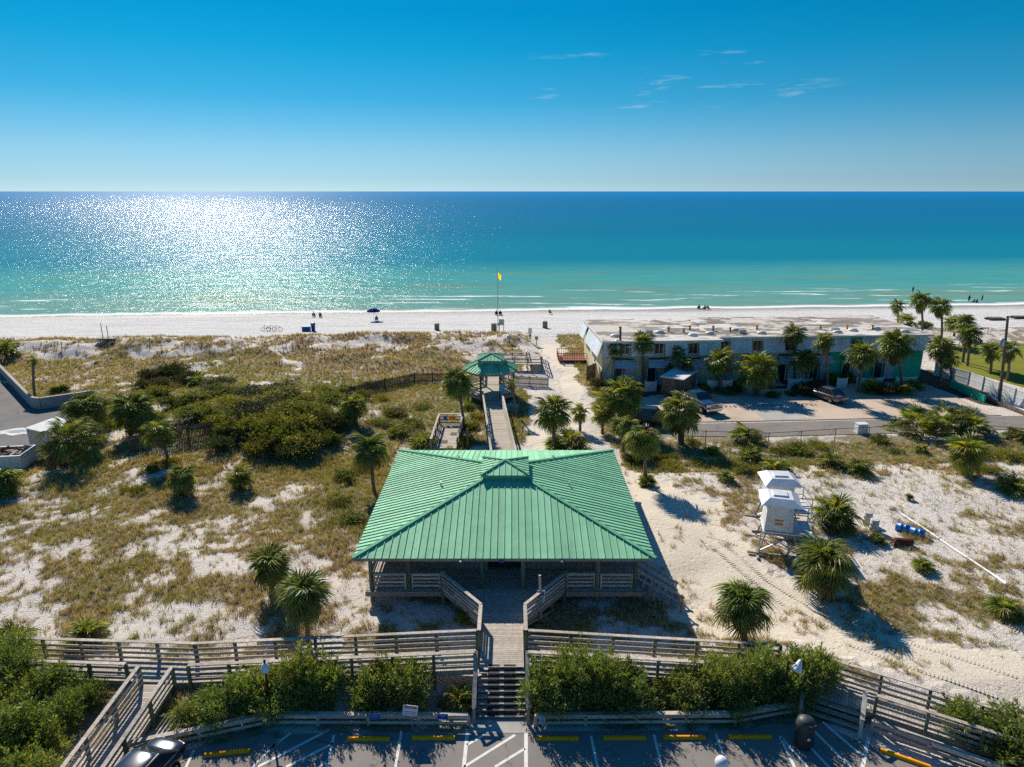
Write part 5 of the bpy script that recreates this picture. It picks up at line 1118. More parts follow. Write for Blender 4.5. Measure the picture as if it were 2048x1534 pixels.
# ------------------------------------------------------------------ debris container and white ramp
sk = empty('debris_container', G(8, 935), R(8), 'white open roll off container heaped with lumber and debris', 'container')
for c, s in (((0, -1.2, .75), (4.2, .08, 1.3)), ((0, 1.2, .75), (4.2, .08, 1.3)), ((2.06, 0, .75), (.08, 2.32, 1.3)), ((-2.06, 0, .75), (.08, 2.32, 1.3)), ((0, 0, .12), (4.1, 2.3, .08))): box('side', sk, WHITE, c, s)
for c, s in (((0, -1.22, 1.42), (4.3, .14, .1)), ((0, 1.22, 1.42), (4.3, .14, .1)), ((2.08, 0, 1.42), (.14, 2.3, .1))): box('top_rim', sk, M2('blue_rim', (.25, .42, .55), None, 3) if s[0] < 1 else WHITE, c, s)
for k in range(8): box('side_rib', sk, WHITE, (-1.9+k*.54, -1.26, .75), (.08, .06, 1.25))
DEB = [M2('scrap_wood', (.36, .26, .17), (.22, .15, .1), 3, .9, rnd=.4), M2('scrap_dark', (.15, .10, .07), None, 3, .9, rnd=.3), M2('white_bag', (.6, .58, .55), None, 3, .7, rnd=.2)]
for k in range(95): box('debris_piece', sk, random.choice(DEB[:2]*4+DEB[2:]), (random.uniform(-1.8, 1.8), random.uniform(-1.0, 1.0), random.uniform(1.0, 1.5)), (random.uniform(.3, 1.1), random.uniform(.1, .35), random.uniform(.04, .15)), rot=(random.uniform(-.5, .5), random.uniform(-.5, .5), random.uniform(0, 3.1)))
box('load', sk, DEB[1], (0, 0, .7), (3.9, 2.2, .75))
lt = empty('lean_to', G(95, 905), R(-25), 'pale grey sloping lean-to roof beside the big dark palm', 'shed')
obj('roof', [(-1.6, -.6, 2.3), (1.4, -.6, 2.3), (1.8, 1.6, 2.7), (-1.0, 1.9, 2.7), (-1.6, -.6, 2.25), (1.4, -.6, 2.25), (1.8, 1.6, 2.65), (-1.0, 1.9, 2.65)], [(0, 1, 2, 3), (7, 6, 5, 4), (0, 4, 5, 1), (1, 5, 6, 2), (2, 6, 7, 3), (3, 7, 4, 0)], WHITE, lt)
for x, y, z in ((-1.5, -.5, 2.25), (1.3, -.5, 2.25), (1.6, 1.5, 2.65), (-.9, 1.7, 2.65)): box('post', lt, WHITE, (x, y, z/2), (.09, .09, z))
box('side_panel', lt, WHITE, (-1.52, .55, 1.2), (.04, 2.1, 2.2), R(15) if 0 else 0)

# ------------------------------------------------------------------ vehicles
TYRE = M2('tyre_rubber', (.02, .02, .02), (.028, .028, .028), 6, .9, .1, rnd=0); RIM = M2('alloy_rim', (.45, .46, .48), (.38, .39, .40), 4, .3, .5, .8, rnd=0, bump=0)
CHROME = M2('chrome', (.62, .63, .65), (.55, .56, .58), 3, .15, .6, .9, rnd=0, bump=0); HEADL = M2('headlight', (.75, .77, .80), (.65, .67, .7), 4, .1, .6, rnd=0, bump=0); TAILL = M2('tail_light', (.40, .01, .015), (.3, .01, .01), 4, .2, .5, rnd=0, bump=0)
def loft(secs, m_, name, parent, sub=1):
    V = []; F = []; n = len(secs[0])
    for s in secs: V += s
    for i in range(len(secs)-1):
        for k in range(n-1): F.append((i*n+k, i*n+k+1, (i+1)*n+k+1, (i+1)*n+k))
    F.append(tuple(range(n))[::-1]); F.append(tuple(range((len(secs)-1)*n, len(secs)*n)))
    F2 = F; o = obj(name, V, F2, m_, parent, None, True)
    if sub: md = o.modifiers.new('s', 'SUBSURF'); md.levels = sub; md.render_levels = sub
    return o
def wheels(root, xs_, ys_, r=.33, wd=.22):
    for y in ys_:
        for s in (-1, 1):
            wl = MB().lathe([(r*.6, -wd/2), (r*.95, -wd/2), (r, -wd*.3), (r, wd*.3), (r*.95, wd/2), (r*.6, wd/2)], 20).build('wheel', TYRE, root, Matrix.Translation((s*xs_, y, r)) @ Matrix.Rotation(math.pi/2, 4, 'Y'), True)
            mb = MB().lathe([(r*.62, wd*.30), (r*.62, wd*.44), (r*.58, wd*.46)], 18).lathe([(r*.62, -wd*.46), (r*.62, -wd*.30)], 18)
            for k in range(5): mb.beam((0, 0, s*wd*.47), (r*.58*math.cos(k*1.2566), r*.58*math.sin(k*1.2566), s*wd*.47), .09, .03)
            mb.build('rim', RIM, wl)
def sedan(label, loc, rz, paint, L_=4.75, W=1.82, suv=False):
    root = empty('parked_car', loc, rz, label, 'car')
    hw = W/2; hb = .12 if suv else 0
    st_ = [(-L_/2, .62, .42, .62), (-L_/2+.10, .82, .30, .70), (-L_/2+.55, .94, .24, .80), (-L_/2+1.3, 1, .22, .90), (-.3, 1, .22, .95), (.8, 1, .22, .97), (1.5, .99, .24, .98), (L_/2-.45, .93, .26, .96), (L_/2-.12, .86, .32, .92), (L_/2, .74, .45, .82)]
    secs = []
    for y, wf, zb, zt in st_:
        a = hw*wf; zt += hb; secs.append([(-a*.80, y, zb), (-a*.97, y, zb+.12), (-a, y, (zb+zt)/2), (-a*.97, y, zt-.13), (-a*.86, y, zt-.02), (-a*.4, y, zt+.03), (a*.4, y, zt+.03), (a*.86, y, zt-.02), (a*.97, y, zt-.13), (a, y, (zb+zt)/2), (a*.97, y, zb+.12), (a*.80, y, zb)])
    body = loft(secs, paint, 'body', root)
    zt = 1.47+hb*2.2; zb = .90+hb; fb, ft, rt, rb_ = (-1.12, -.38, 1.05, 1.85) if not suv else (-1.1, -.45, 1.75, 2.15)
    b, t = hw*.86, hw*.64
    V = [(-b, fb, zb), (b, fb, zb), (b, rb_, zb), (-b, rb_, zb), (-t, ft, zt-.02), (t, ft, zt-.02), (t, rt, zt-.04), (-t, rt, zt-.04)]
    obj('glasshouse', V, BOXF, GLASS, root)
    secs = [[(-t*1.02, y, z-.03), (-t*.9, y, z+.02), (0, y, z+.05), (t*.9, y, z+.02), (t*1.02, y, z-.03)] for y, z in ((ft-.02, zt-.02), (ft+.25, zt+.01), ((ft+rt)/2, zt+.02), (rt-.25, zt), (rt+.03, zt-.04))]
    loft(secs, paint, 'roof', root, 1)
    for s in (-1, 1):
        for (y0, y1) in ((fb, ft), (rb_, rt)): beam('pillar', root, paint, (s*b*1.0, y0, zb), (s*t*1.01, y1, zt-.02), .07, .06)
        beam('pillar', root, paint, (s*b*1.005, .35, zb), (s*t*1.015, .38, zt-.03), .09, .05); beam('roof_rail', root, paint, (s*t*1.01, ft, zt-.03), (s*t*1.01, rt, zt-.05), .06, .06)
        beam('sill_trim', root, CHROME, (s*(b+.012), fb+.1, zb+.015), (s*(b+.012), rb_-.1, zb+.015), .02, .03)
        loft([[(s*hw*.9, -.92, 1.0+hb), (s*hw*1.16, -.92, .98+hb), (s*hw*1.16, -.92, 1.12+hb), (s*hw*.95, -.92, 1.1+hb)], [(s*hw*.9, -.74, 1.0+hb), (s*hw*1.14, -.76, .98+hb), (s*hw*1.14, -.76, 1.12+hb), (s*hw*.95, -.74, 1.1+hb)]], paint, 'mirror', root, 0)
        box('headlight', root, HEADL, (s*hw*.66, -L_/2+.14, .66+hb), (.40, .20, .13), rot=(R(-15), 0, s*R(-18))); box('tail_light', root, TAILL, (s*hw*.56, L_/2-.10, .76+hb), (.36, .14, .13), rot=(0, 0, s*R(-14)))
        for y in (-.2, .95): box('door_handle', root, CHROME, (s*hw*.985, y, .83+hb), (.03, .18, .03))
        box('door_seam', root, BLACK, (s*hw*.99, .36, .62+hb), (.012, .012, .55))
    box('grille', root, BLACK, (0, -L_/2+.02, .52+hb), (.95, .05, .22)); box('licence_plate', root, WHITE, (0, L_/2+.0, .66+hb), (.32, .04, .16)); box('bumper_trim', root, BLACK, (0, -L_/2+.06, .33), (1.3, .1, .1))
    wheels(root, hw-.10, (-1.42, 1.38), .34 if not suv else .37)
    return root
BLK = M2('black_car_paint', (.014, .018, .026), (.016, .020, .03), 2, .18, .5, rnd=0, bump=0, coat=1)
GRY = M2('grey_brown_car_paint', (.14, .13, .12), (.12, .11, .10), 2, .25, .5, .4, rnd=0, bump=0, coat=1)
BLU = M2('dark_blue_truck_paint', (.012, .035, .085), (.01, .03, .07), 2, .2, .5, rnd=0, bump=0, coat=1)
p = P(296, 1512, .9); sedan('dark shiny sedan parked nose out beside the sloping boardwalk spur', (p.x-.1, p.y-1.3, 0), R(-14), BLK)
p = G(1652, 800); sedan('grey brown sedan parked in the tan lot by the tall pale trunked palm', (p.x, p.y, rz_+.09), R(-158), GRY)
p = G(1305, 853); sedan('black car half hidden behind the palms at the lot corner', (p.x, p.y+.6, rz_+.07), R(80), BLK, suv=True)
# pickup, nose towards us
p = G(1414, 832); pk = empty('pickup_truck', (p.x-.35, p.y+2.6, rz_+.08), R(24), 'dark blue pickup truck with chrome grille behind the stout palm', 'truck')
hw = 1.0; secs = []
for y, wf, zb, zt in ((-2.75, .86, .55, 1.12), (-2.62, .95, .48, 1.2), (-2.0, 1, .45, 1.24), (-1.1, 1, .42, 1.30), (-.9, 1, .42, 1.30), (1.0, 1, .42, 1.30), (1.2, 1, .45, 1.30), (2.7, .98, .5, 1.30), (2.85, .96, .55, 1.28)):
    a = hw*wf; secs.append([(-a*.85, y, zb), (-a, y, zb+.15), (-a*1.02, y, (zb+zt)/2), (-a*.99, y, zt-.1), (-a*.9, y, zt), (0, y, zt+.05), (a*.9, y, zt), (a*.99, y, zt-.1), (a*1.02, y, (zb+zt)/2), (a, y, zb+.15), (a*.85, y, zb)])
loft(secs, BLU, 'body', pk)
obj('cab_glass', [(-.88, -1.15, 1.25), (.88, -1.15, 1.25), (.88, .95, 1.25), (-.88, .95, 1.25), (-.70, -.55, 1.88), (.70, -.55, 1.88), (.70, .80, 1.88), (-.70, .80, 1.88)], BOXF, GLASS, pk)
loft([[(-.72, y, z-.02), (-.6, y, z+.05), (0, y, z+.08), (.6, y, z+.05), (.72, y, z-.02)] for y, z in ((-.58, 1.86), (0, 1.9), (.84, 1.86))], BLU, 'roof', pk, 1)
box('grille', pk, CHROME, (0, -2.74, .98), (1.25, .08, .40)); box('grille_slot', pk, BLACK, (0, -2.79, 1.05), (1.05, .05, .09)); box('grille_slot', pk, BLACK, (0, -2.79, .90), (1.05, .05, .09)); box('bumper', pk, CHROME, (0, -2.84, .62), (1.95, .22, .24)); box('lower_valance', pk, BLACK, (0, -2.78, .44), (1.6, .15, .14))
for s in (-1, 1):
    box('headlight', pk, HEADL, (s*.80, -2.70, 1.0), (.30, .14, .22)); box('mirror', pk, BLACK, (s*1.18, -.95, 1.38), (.22, .12, .26)); box('tail_light', pk, TAILL, (s*.9, 2.84, 1.1), (.16, .06, .35))
    for y0, y1 in ((-1.15, -.55), (.95, .8)): beam('pillar', pk, BLU, (s*.89, y0, 1.25), (s*.71, y1, 1.88), .08, .07)
box('bed_floor', pk, BLACK, (0, 1.95, 1.30), (1.6, 1.5, .12)); wheels(pk, .92, (-1.85, 1.75), .42, .28)
# storage trailer
a = G(1355, 792); tl = empty('storage_trailer', (a.x+.2, a.y+.6, rz_+.06), R(-33), 'dark brown storage trailer with a flat white roof parked behind the stout palm', 'trailer')
for k in range(9): box('wall_board', tl, OLDW, (-1.22, -2.2+k*.5+.25, 1.45), (.06, .48, 1.9)); box('wall_board', tl, OLDW, (1.22, -2.2+k*.5+.25, 1.45), (.06, .48, 1.9))
for s in (-1, 1):
    for k in range(5): box('wall_board', tl, OLDW, (-.98+k*.49, s*2.28, 1.45), (.47, .06, 1.9))
box('roof', tl, M2('patchy_white_roof', (.66, .66, .65), (.42, .43, .45), 1.2, .6, rnd=0, lo=.5, hi=.65), (0, 0, 2.46), (2.8, 5.0, .10)); box('roof_edge', tl, OLDW, (0, 0, 2.36), (2.7, 4.9, .10)); box('floor', tl, BLACK, (0, 0, .48), (2.4, 4.5, .12))
beam('drawbar', tl, BLACK, (0, -2.3, .48), (0, -3.6, .45), .1, .1); wheels(tl, 1.12, (-.4, .5), .33); MB().tube([(0, -3.5, .45), (0, -3.5, -.02)], .05, 6).build('jack', STEEL, tl)

# ------------------------------------------------------------------ stall numbers
def text(s, size, m_, parent=None, M=None, name='lettering', align='CENTER', ext=.004, bold=0):
    cu = bpy.data.curves.new('t', 'FONT'); cu.body = s; cu.size = size; cu.align_x = align; cu.align_y = 'CENTER'; cu.extrude = ext; cu.offset = bold
    o = bpy.data.objects.new('t', cu); COL.objects.link(o); bpy.context.view_layer.update()
    me_ = bpy.data.meshes.new_from_object(o.evaluated_get(bpy.context.evaluated_depsgraph_get())); bpy.data.objects.remove(o); me_.materials.clear(); me_.materials.append(m_)
    return link(name, me_, parent, M)
INK = M2('dark_paint', (.03, .03, .03), None, 3, .8, rnd=0)
for px, py, s in ((1452, 813, '17715'), (1535, 811, '17721-A'), (1613, 809, '17721'), (1843, 803, '17731')):
    q = P(px, py, rz_+.1); tag(text(s, .9, INK, None, TRS((q.x, q.y, rz_+.094), (0, 0, R(2)), (1.1, 1, 1)), 'painted_number', ext=.002), kind='structure')
# ------------------------------------------------------------------ wheel stops
ws = MB(); n = 9
prof = [(-.09, 0), (.09, 0), (.07, .11), (.04, .135), (-.04, .135), (-.07, .11)]
V = [(-.92, y, z) for y, z in prof]+[(.92, y, z) for y, z in prof]
WSM = mesh('wheel_stop', V, [tuple(range(6))[::-1], tuple(range(6, 12))]+[(i, (i+1) % 6, 6+(i+1) % 6, 6+i) for i in range(6)][::1], YEL)
for px, py, an, lb in [(737, 1477, 0, 'left of the stairs in front of the blue plates'), (867, 1475, 0, 'left of the stairs in front of the blue plates'), (455, 1505, 8, 'beside the dark sedan'), (1115, 1476, 0, 'right of the stairs'), (1249, 1475, 0, 'right of the stairs'), (1368, 1474, 0, 'right of the stairs'), (1500, 1473, 0, 'right of the stairs'), (1810, 1516, -30, 'set at an angle by the side stairs')]:
    q = P(px, py, .07); tag(link('wheel_stop', WSM, None, TRS((q.x, q.y, .004), (0, 0, R(an)))), 'yellow concrete wheel stop '+lb, 'wheel stop', 'yellow wheel stops')
q = P(865, 1467, .0); 
# ------------------------------------------------------------------ signs round the car park
SBLUE = M2('sign_blue', (.01, .07, .42), (.01, .06, .36), 3, .4, rnd=0, bump=0); SWHITE = M2('sign_white', (.70, .72, .74), (.64, .66, .68), 2, .4, rnd=0, bump=0); SRED = M2('sign_red', (.50, .02, .04), (.45, .02, .04), 3, .5, rnd=0, bump=0); SCYAN = M2('sign_pale_blue', (.30, .55, .68), (.26, .48, .6), 3, .5, rnd=0, bump=0)
TX = Matrix.Rotation(math.pi/2, 4, 'X')
for px, lines in ((749, 'first'), (885, 'second')):
    q = PY(px, 1434, 25.10); pl_ = empty('sign_plate', (q.x, 25.13, q.z), 0, 'small blue plate with white border on the guard rail, '+('farther from the stairs' if px < 800 else 'nearer the stairs'), 'sign', 'blue plates on the guard rail')
    box('plate', pl_, SWHITE, (0, 0, 0), (.50, .015, .30)); box('face', pl_, SBLUE, (0, -.009, 0), (.47, .012, .27))
    for k, wd in enumerate((.34, .38, .30) if px < 800 else (.34, .20, .08)): box('text_line', pl_, SCYAN, (0, -.017, .075-.07*k), (wd, .006, .018))
q = P(826, 1462, .0); sg = empty('warning_sign', (q.x, 24.95, 0), R(-4), 'white keep off dunes sign with red letters on a leaning post by the guard rail', 'sign')
beam('post', sg, STEEL, (0, 0, 0), (-.06, -.05, 1.15), .06, .05); sp_ = TRS((-.06, -.10, 1.15), (R(-12), R(5), 0)); fc = link('board', boxmesh(SWHITE), sg, sp_ @ Matrix.Diagonal((.66, .02, .46, 1)))
text('KEEP OFF DUNES', .15, SRED, sg, sp_ @ TRS((0, -.014, .13), (0, 0, 0), (.47, 1, 1)) @ TX, bold=.005)
text('STATE LAW PROHIBITS', .052, SRED, sg, sp_ @ TRS((0, -.014, -.06)) @ TX); text('WALKING ON DUNES', .052, SRED, sg, sp_ @ TRS((0, -.014, -.14)) @ TX)
q = PY(1085, 1441, 25.10); sg = empty('notice', (q.x, 25.12, q.z), 0, 'small pale blue notice fixed to the guard rail right of the stairs', 'sign'); box('board', sg, SCYAN, (0, 0, 0), (.28, .02, .36))
for k in range(4): box('text_line', sg, SBLUE, (0, -.013, .11-.07*k), (.18, .006, .015))
q = P(1082, 1245, .25); sg = empty('beach_sign', (q.x, q.y, .2), 0, 'tall leaning post with a beach warning board beside the diagonal rail', 'sign')
beam('post', sg, RAILW, (0, 0, -.1), (-.1, -.05, 3.0), .13, .10); bd = TRS((-.03, -.12, 1.75), (0, R(2), 0)); link('board', boxmesh(SWHITE), sg, bd @ Matrix.Diagonal((.42, .02, .72, 1)))
for nm, m_, z, s in (('wave_picture', SBLUE, .17, (.34, .006, .2)), ('picture_band', SCYAN, .03, (.34, .006, .08)), ('text_line', SRED, -.09, (.32, .006, .05)), ('text_line', YEL, -.04, (.26, .006, .03)), ('text_line', SRED, -.20, (.24, .006, .04)), ('text_line', SBLUE, -.27, (.3, .006, .025)), ('text_line', SRED, .30, (.28, .006, .03))): link(nm, boxmesh(m_), sg, bd @ TRS((0, -.013, z), (0, 0, 0), s))
# trash can
q = P(1606, 1490, 0); tcn = empty('litter_bin', (q.x, q.y, 0), 0, 'dark grey domed litter bin standing on the striped bay', 'litter bin')
MB().lathe([(.32, 0), (.34, .05), (.38, .95), (.40, .97), (.40, 1.05)], 20).build('barrel', GREYP, tcn, None, True); MB().lathe([(.41, 1.03), (.41, 1.10), (.36, 1.30), (.22, 1.42), (.02, 1.46)], 20).build('dome_lid', GREYP, tcn, None, True)
box('flap', tcn, BLACK, (.12, -.34, 1.22), (.36, .12, .16), R(15)); MB().lathe([(.07, 0), (.07, .01)], 12).build('badge', WHITE, tcn, Matrix.Translation((.02, -.375, .62)) @ Matrix.Rotation(math.pi/2, 4, 'X'))
for k in range(10): a = k*.628; box('rib', tcn, GREYP, (.37*math.cos(a), .37*math.sin(a), .5), (.03, .05, .85), a)
# lanterns
FROST = M2('frosted_globe', (.75, .76, .78), (.68, .69, .71), 2, .25, .5, rnd=0, bump=0)
def lantern(label, base, h, kind):
    root = empty('street_lantern', base, 0, label, 'lamp'); MB().tube([(0, 0, -.1), (0, 0, .3), (0, 0, h)], [.09, .06, .05], 8).build('pole', BLACK, root)
    if kind == 'bell': MB().lathe([(.20, -.08), (.21, 0), (.19, .12), (.10, .30), (.04, .34)], 14).build('shade', FROST, root, TRS((0, 0, h-.05)), True); MB().lathe([(.05, 0), (.06, .1), (.02, .2)], 8).build('finial', BLACK, root, TRS((0, 0, h+.28)))
    if kind == 'arm': beam('arm', root, BLACK, (0, 0, h-.1), (.25, -.15, h), .04, .04); MB().lathe([(.24, -.1), (.23, 0), (.16, .18), (.08, .4), (.03, .46)], 14).build('shade', FROST, root, TRS((.32, -.2, h-.28), (R(-20), R(25), 0)), True)
    if kind == 'globe': MB().lathe([(.03, -.25), (.15, -.2), (.24, -.08), (.25, .02), (.2, .15), (.1, .22), (.02, .245)], 16).build('globe', FROST, root, TRS((0, 0, h+.2)), True)
def lamp_at(px, py, Y, label, kind):
    q = PY(px, py, Y); lantern(label, (q.x, Y, gz1(q.x, Y)), q.z-gz1(q.x, Y)-.1, kind)
lamp_at(530, 1333, 25.9, 'black lantern with a frosted bell shade among the left oleanders', 'bell')
lamp_at(1578, 1318, 25.9, 'black lantern with a tilted bell shade in the right oleanders', 'arm')
lamp_at(1443, 1530, 19.9, 'white globe lamp on a pole standing in the car park', 'globe')

# ------------------------------------------------------------------ lifeguard towers
LGW = M2('white_fibreglass', (.68, .69, .70), (.58, .59, .60), 1.5, .45, .4, rnd=.02, bump=.03); ORG = M2('orange_sign', (.62, .26, .02), (.55, .2, .02), 4, .5, rnd=.1)
def tower(label, loc, rz, signs):
    r = empty('lifeguard_tower', loc, rz, label, 'lifeguard tower', 'lifeguard towers stored on the sand'); h0 = 1.55
    for x in (-.85, .85):
        for y in (-.85, .85): beam('leg', r, WOOD, (x*1.5, y*1.35, 0), (x, y, h0), .08, .08)
    for x in (-1, 1): beam('skid', r, WOOD, (x*1.28, -1.7, .06), (x*1.28, 1.5, .06), .14, .14)
    for y in (-1, 1): beam('skid', r, WOOD, (-1.9, y*1.15, .18), (1.9, y*1.15, .18), .12, .12)
    for y in (-1.0, 1.0): beam('brace', r, STEEL, (-1.2, y, .25), (.85, y*.87, h0), .07, .07); beam('brace', r, STEEL, (1.2, y, .25), (-.85, y*.87, h0), .07, .07)
    for x in (-1.0, 1.0): beam('brace', r, WOOD, (x*1.2, -1.1, .25), (x*.87, .85, h0), .07, .07)
    for y in (-.9, 0, .9): beam('joist', r, WOOD, (-1.1, y, h0), (1.9, y, h0), .08, .12)
    box('floor', r, LGW, (.45, 0, h0+.10), (3.0, 2.1, .08))
    V = [(-1.0, -.95, h0+.14), (.75, -.95, h0+.14), (.75, .95, h0+.14), (-1.0, .95, h0+.14), (-.88, -.85, h0+2.05), (.66, -.85, h0+2.05), (.66, .85, h0+2.05), (-.88, .85, h0+2.05)]
    obj('cabin', V, BOXF, LGW, r)
    z = h0+2.0; a, b = 1.22, .72
    V = [(-a-.1, -a, z), (a-.1, -a, z), (a-.1, a, z), (-a-.1, a, z), (-b-.1, -b, z+.36), (b-.1, -b, z+.36), (b-.1, b, z+.36), (-b-.1, b, z+.36)]
    rf = obj('roof', V, BOXF, LGW, r); V = [(-.60, -.45, z+.35), (.35, -.45, z+.35), (.35, .45, z+.35), (-.60, .45, z+.35), (-.55, -.4, z+.46), (.3, -.4, z+.46), (.3, .4, z+.46), (-.55, .4, z+.46)]; obj('hatch', V, BOXF, LGW, rf)
    box('window', r, GLASS, (.72, 0, h0+1.35), (.06, 1.2, .8)); box('panel', r, WHITE, (-.15, -.925, h0+1.1), (1.15, .03, 1.5), rot=(R(-3), 0, 0))
    if signs:
        for z_, s in ((.95, (.5, .02, .10)), (.72, (.45, .02, .16)), (.42, (.55, .02, .14))): box('sign', r, ORG, (-.15, -.955, h0+z_), s, rot=(R(-3), 0, 0))
    for y in (-1.0, 1.0):
        for x in (.85, 1.9): box('rail_post', r, STEEL, (x, y, h0+.6), (.05, .05, 1.0))
        for z_ in (.55, 1.1): beam('rail', r, STEEL, (.8, y, h0+z_), (1.9, y, h0+z_), .05, .05)
    for z_ in (.55, 1.1): beam('rail', r, STEEL, (1.9, -1, h0+z_), (1.9, 1, h0+z_), .05, .05)
    beam('ramp', r, LGW, (1.9, 0, h0+.05), (3.3, .2, .1), .9, .06); return r
q = G(1562, 1112); tower('white lifeguard tower with orange signs on its back wall', (q.x, q.y+.9, q.z), R(-14), True)
q = P(1572, 960, 4.1); tower('white lifeguard tower standing right behind the one with orange signs', (q.x-.2, q.y+.3, gz1(q.x, q.y)), R(-6), False)
# drums, barrels, scrap, pipe
def drum(label, M, m_, group):
    root = empty('drum', M.translation, 0, label, 'drum', group); Q = M.copy(); Q.translation = (0, 0, 0)
    MB().lathe([(.27, 0), (.29, .02), (.285, .3), (.305, .31), (.285, .33), (.285, .58), (.305, .59), (.285, .61), (.29, .86), (.27, .88)], 18).build('barrel', m_, root, Q, True)
    MB().lathe([(.25, 0), (.25, .015)], 16).build('lid', m_, root, Q @ Matrix.Translation((0, 0, .875))); MB().lathe([(.03, 0), (.03, .02)], 8).build('bung', BLACK, root, Q @ Matrix.Translation((.15, 0, .89))); return root
q = G(1734, 1047); drum('chalky white drum with a recessed lid, farther from the rusty scrap', Matrix.Translation(q), BARREL, 'white drums'); q = G(1747, 1062); drum('chalky white drum nearer the rusty scrap', Matrix.Translation(q), BARREL, 'white drums')
for px, py, an, lb in ((1804, 1063, -35, 'blue plastic drum lying on the sand with torn strips'), (1833, 1072, -40, 'blue plastic drum lying against the white pipe')):
    q = G(px, py); drum(lb, Matrix.Translation((q.x-.35, q.y+.25, q.z+.29)) @ Matrix.Rotation(R(an), 4, 'Z') @ Matrix.Rotation(math.pi/2, 4, 'Y'), BLUEP, 'blue drums')
q = G(1806, 1090); rs = empty('scrap_roll', q, R(-8), 'rusty brown rolled scrap metal lying beside the blue drums', 'scrap')
MB().lathe([(.22, -.55), (.26, -.5), (.25, 0), (.27, .5), (.22, .55), (.15, .54)], 10).build('roll', RUST, rs, Matrix.Translation((0, 0, .24)) @ Matrix.Rotation(math.pi/2, 4, 'Y'))
for k in range(6): beam('loose_strip', rs, RUST, (-.5, random.uniform(-.2, .2), random.uniform(.1, .4)), (-.85, random.uniform(-.3, .3), random.uniform(.02, .3)), .07, .03)
beam('handle', rs, STEEL, (.5, 0, .3), (.9, -.1, .1), .06, .04)
a, b = G(1787, 1018), G(2012, 1170); pp = empty('pipe', a, 0, 'long white pipe lying across the sand by the blue drums', 'pipe'); ptsP = [a.lerp(b, k/10) for k in range(11)]
MB().tube([Vector((p_.x, p_.y, gz1(p_.x, p_.y)+.08))-a for p_ in ptsP], .075, 10).build('tube', PVC, pp, None, True); MB().tube([a.lerp(b, .45)-a+Vector((0, 0, .1)), a.lerp(b, .46)-a+Vector((0, 0, .1))], .1, 10).build('coupling', PVC, pp)
# utility box
q = G(1721, 866); ub = empty('utility_box', q, R(3), 'pale grey utility cabinet at the road edge by the fence', 'utility box'); box('cabinet', ub, WHITE, (0, 0, .48), (1.0, .7, .95)); box('lid', ub, WHITE, (0, 0, .98), (1.08, .78, .07)); box('plinth', ub, CONC, (0, 0, .02), (1.2, .9, .12)); box('door_seam', ub, STEEL, (0, -.356, .5), (.02, .01, .8))
# chain-link fence
fp = [gp(1383, 892), gp(1410, 893), gp(1535, 897), gp(1600, 893), gp(1668, 888), gp(1735, 885), gp(1830, 876), gp(1920, 876), gp(2045, 888), gp(2200, 900)]
cf = empty('chain_link_fence', (*fp[0], gz1(*fp[0])), 0, 'black chain link fence along the road edge', 'fence'); mb = MB(); mbl = MB()
for i, q in enumerate(fp):
    z = gz1(*q); MB().lathe([(.035, 0), (.035, 1.55), (.01, 1.6)], 6).build('post', BLACK, cf, TRS(Vector((*q, z))-cf.location))
    if i:
        a = Vector((*fp[i-1], gz1(*fp[i-1]))); b = Vector((*q, z)); MB().tube([a+Vector((0, 0, 1.5))-cf.location, b+Vector((0, 0, 1.5))-cf.location], .025, 5).build('top_rail', BLACK, cf); d = b-a; n = int(d.length/.16)
        for k in range(n):
            for s in (0, 1.5):
                k2 = k+9 if k+9 < n else n-1; p0 = a+d*(k/n)+Vector((0, 0, s))-cf.location; p1 = a+d*(k2/n)+Vector((0, 0, 1.5-s))-cf.location; mbl.beam(p0, p1, .004, .004)
tag(mbl.build('chain_link', BLACK, cf), kind='stuff')
q = G(2035, 880); br = empty('timber_rail', q, R(-25), 'brown timber rail leaning at the end of the chain link fence', 'rail'); beam('rail', br, RUSTW, (-.9, 0, 1.1), (1.0, -.2, .8), .08, .12); box('post', br, RUSTW, (-.8, 0, .5), (.12, .12, 1.1)); box('post', br, RUSTW, (.9, -.2, .4), (.12, .12, .9))
# ------------------------------------------------------------------ utility poles and wires
def upole(label, base, top, tran, arm=None):
    r = empty('utility_pole', base, 0, label, 'utility pole'); t = Vector(top)-Vector(base); MB().tube([(0, 0, -.2), t*.5, t], [.17, .15, .12], 10).build('pole', POLEW, r)
    MB().lathe([(.24, 0), (.26, .05), (.26, .75), (.2, .82), (.05, .86)], 12).build('transformer', STEEL, r, TRS(t*tran+Vector((-.42, -.1, -.4))), True); beam('bracket', r, STEEL, t*tran+Vector((-.4, -.05, .2)), t*tran, .06, .06)
    beam('lamp_arm', r, STEEL, t*(tran-.12), t*(tran-.06)+Vector((.9, -.4, .1)), .05, .05); MB().lathe([(.05, 0), (.16, .03), (.14, .12), (.05, .16)], 10).build('lamp_head', FROST, r, TRS(t*(tran-.06)+Vector((1.0, -.45, .08)), (0, R(10), 0), (1.7, 1, 1)), True)
    for k, z in enumerate((-.15, -.6)): MB().lathe([(.05, 0), (.07, .06), (.05, .14)], 8).build('insulator', FROST, r, TRS(t+Vector((-.16, 0, z))))
    return r, Vector(base)+t
b = G(1239, 772); t = PY(1241, 653, b.y); r1, t1 = upole('grey utility pole with transformer at the left end of the townhouse row', b, t, .72)
b = G(1999, 803); t = PY(2016, 632, b.y-.2); r2, t2 = upole('dark leaning utility pole with lamp in front of the white fence', b, t, .70)
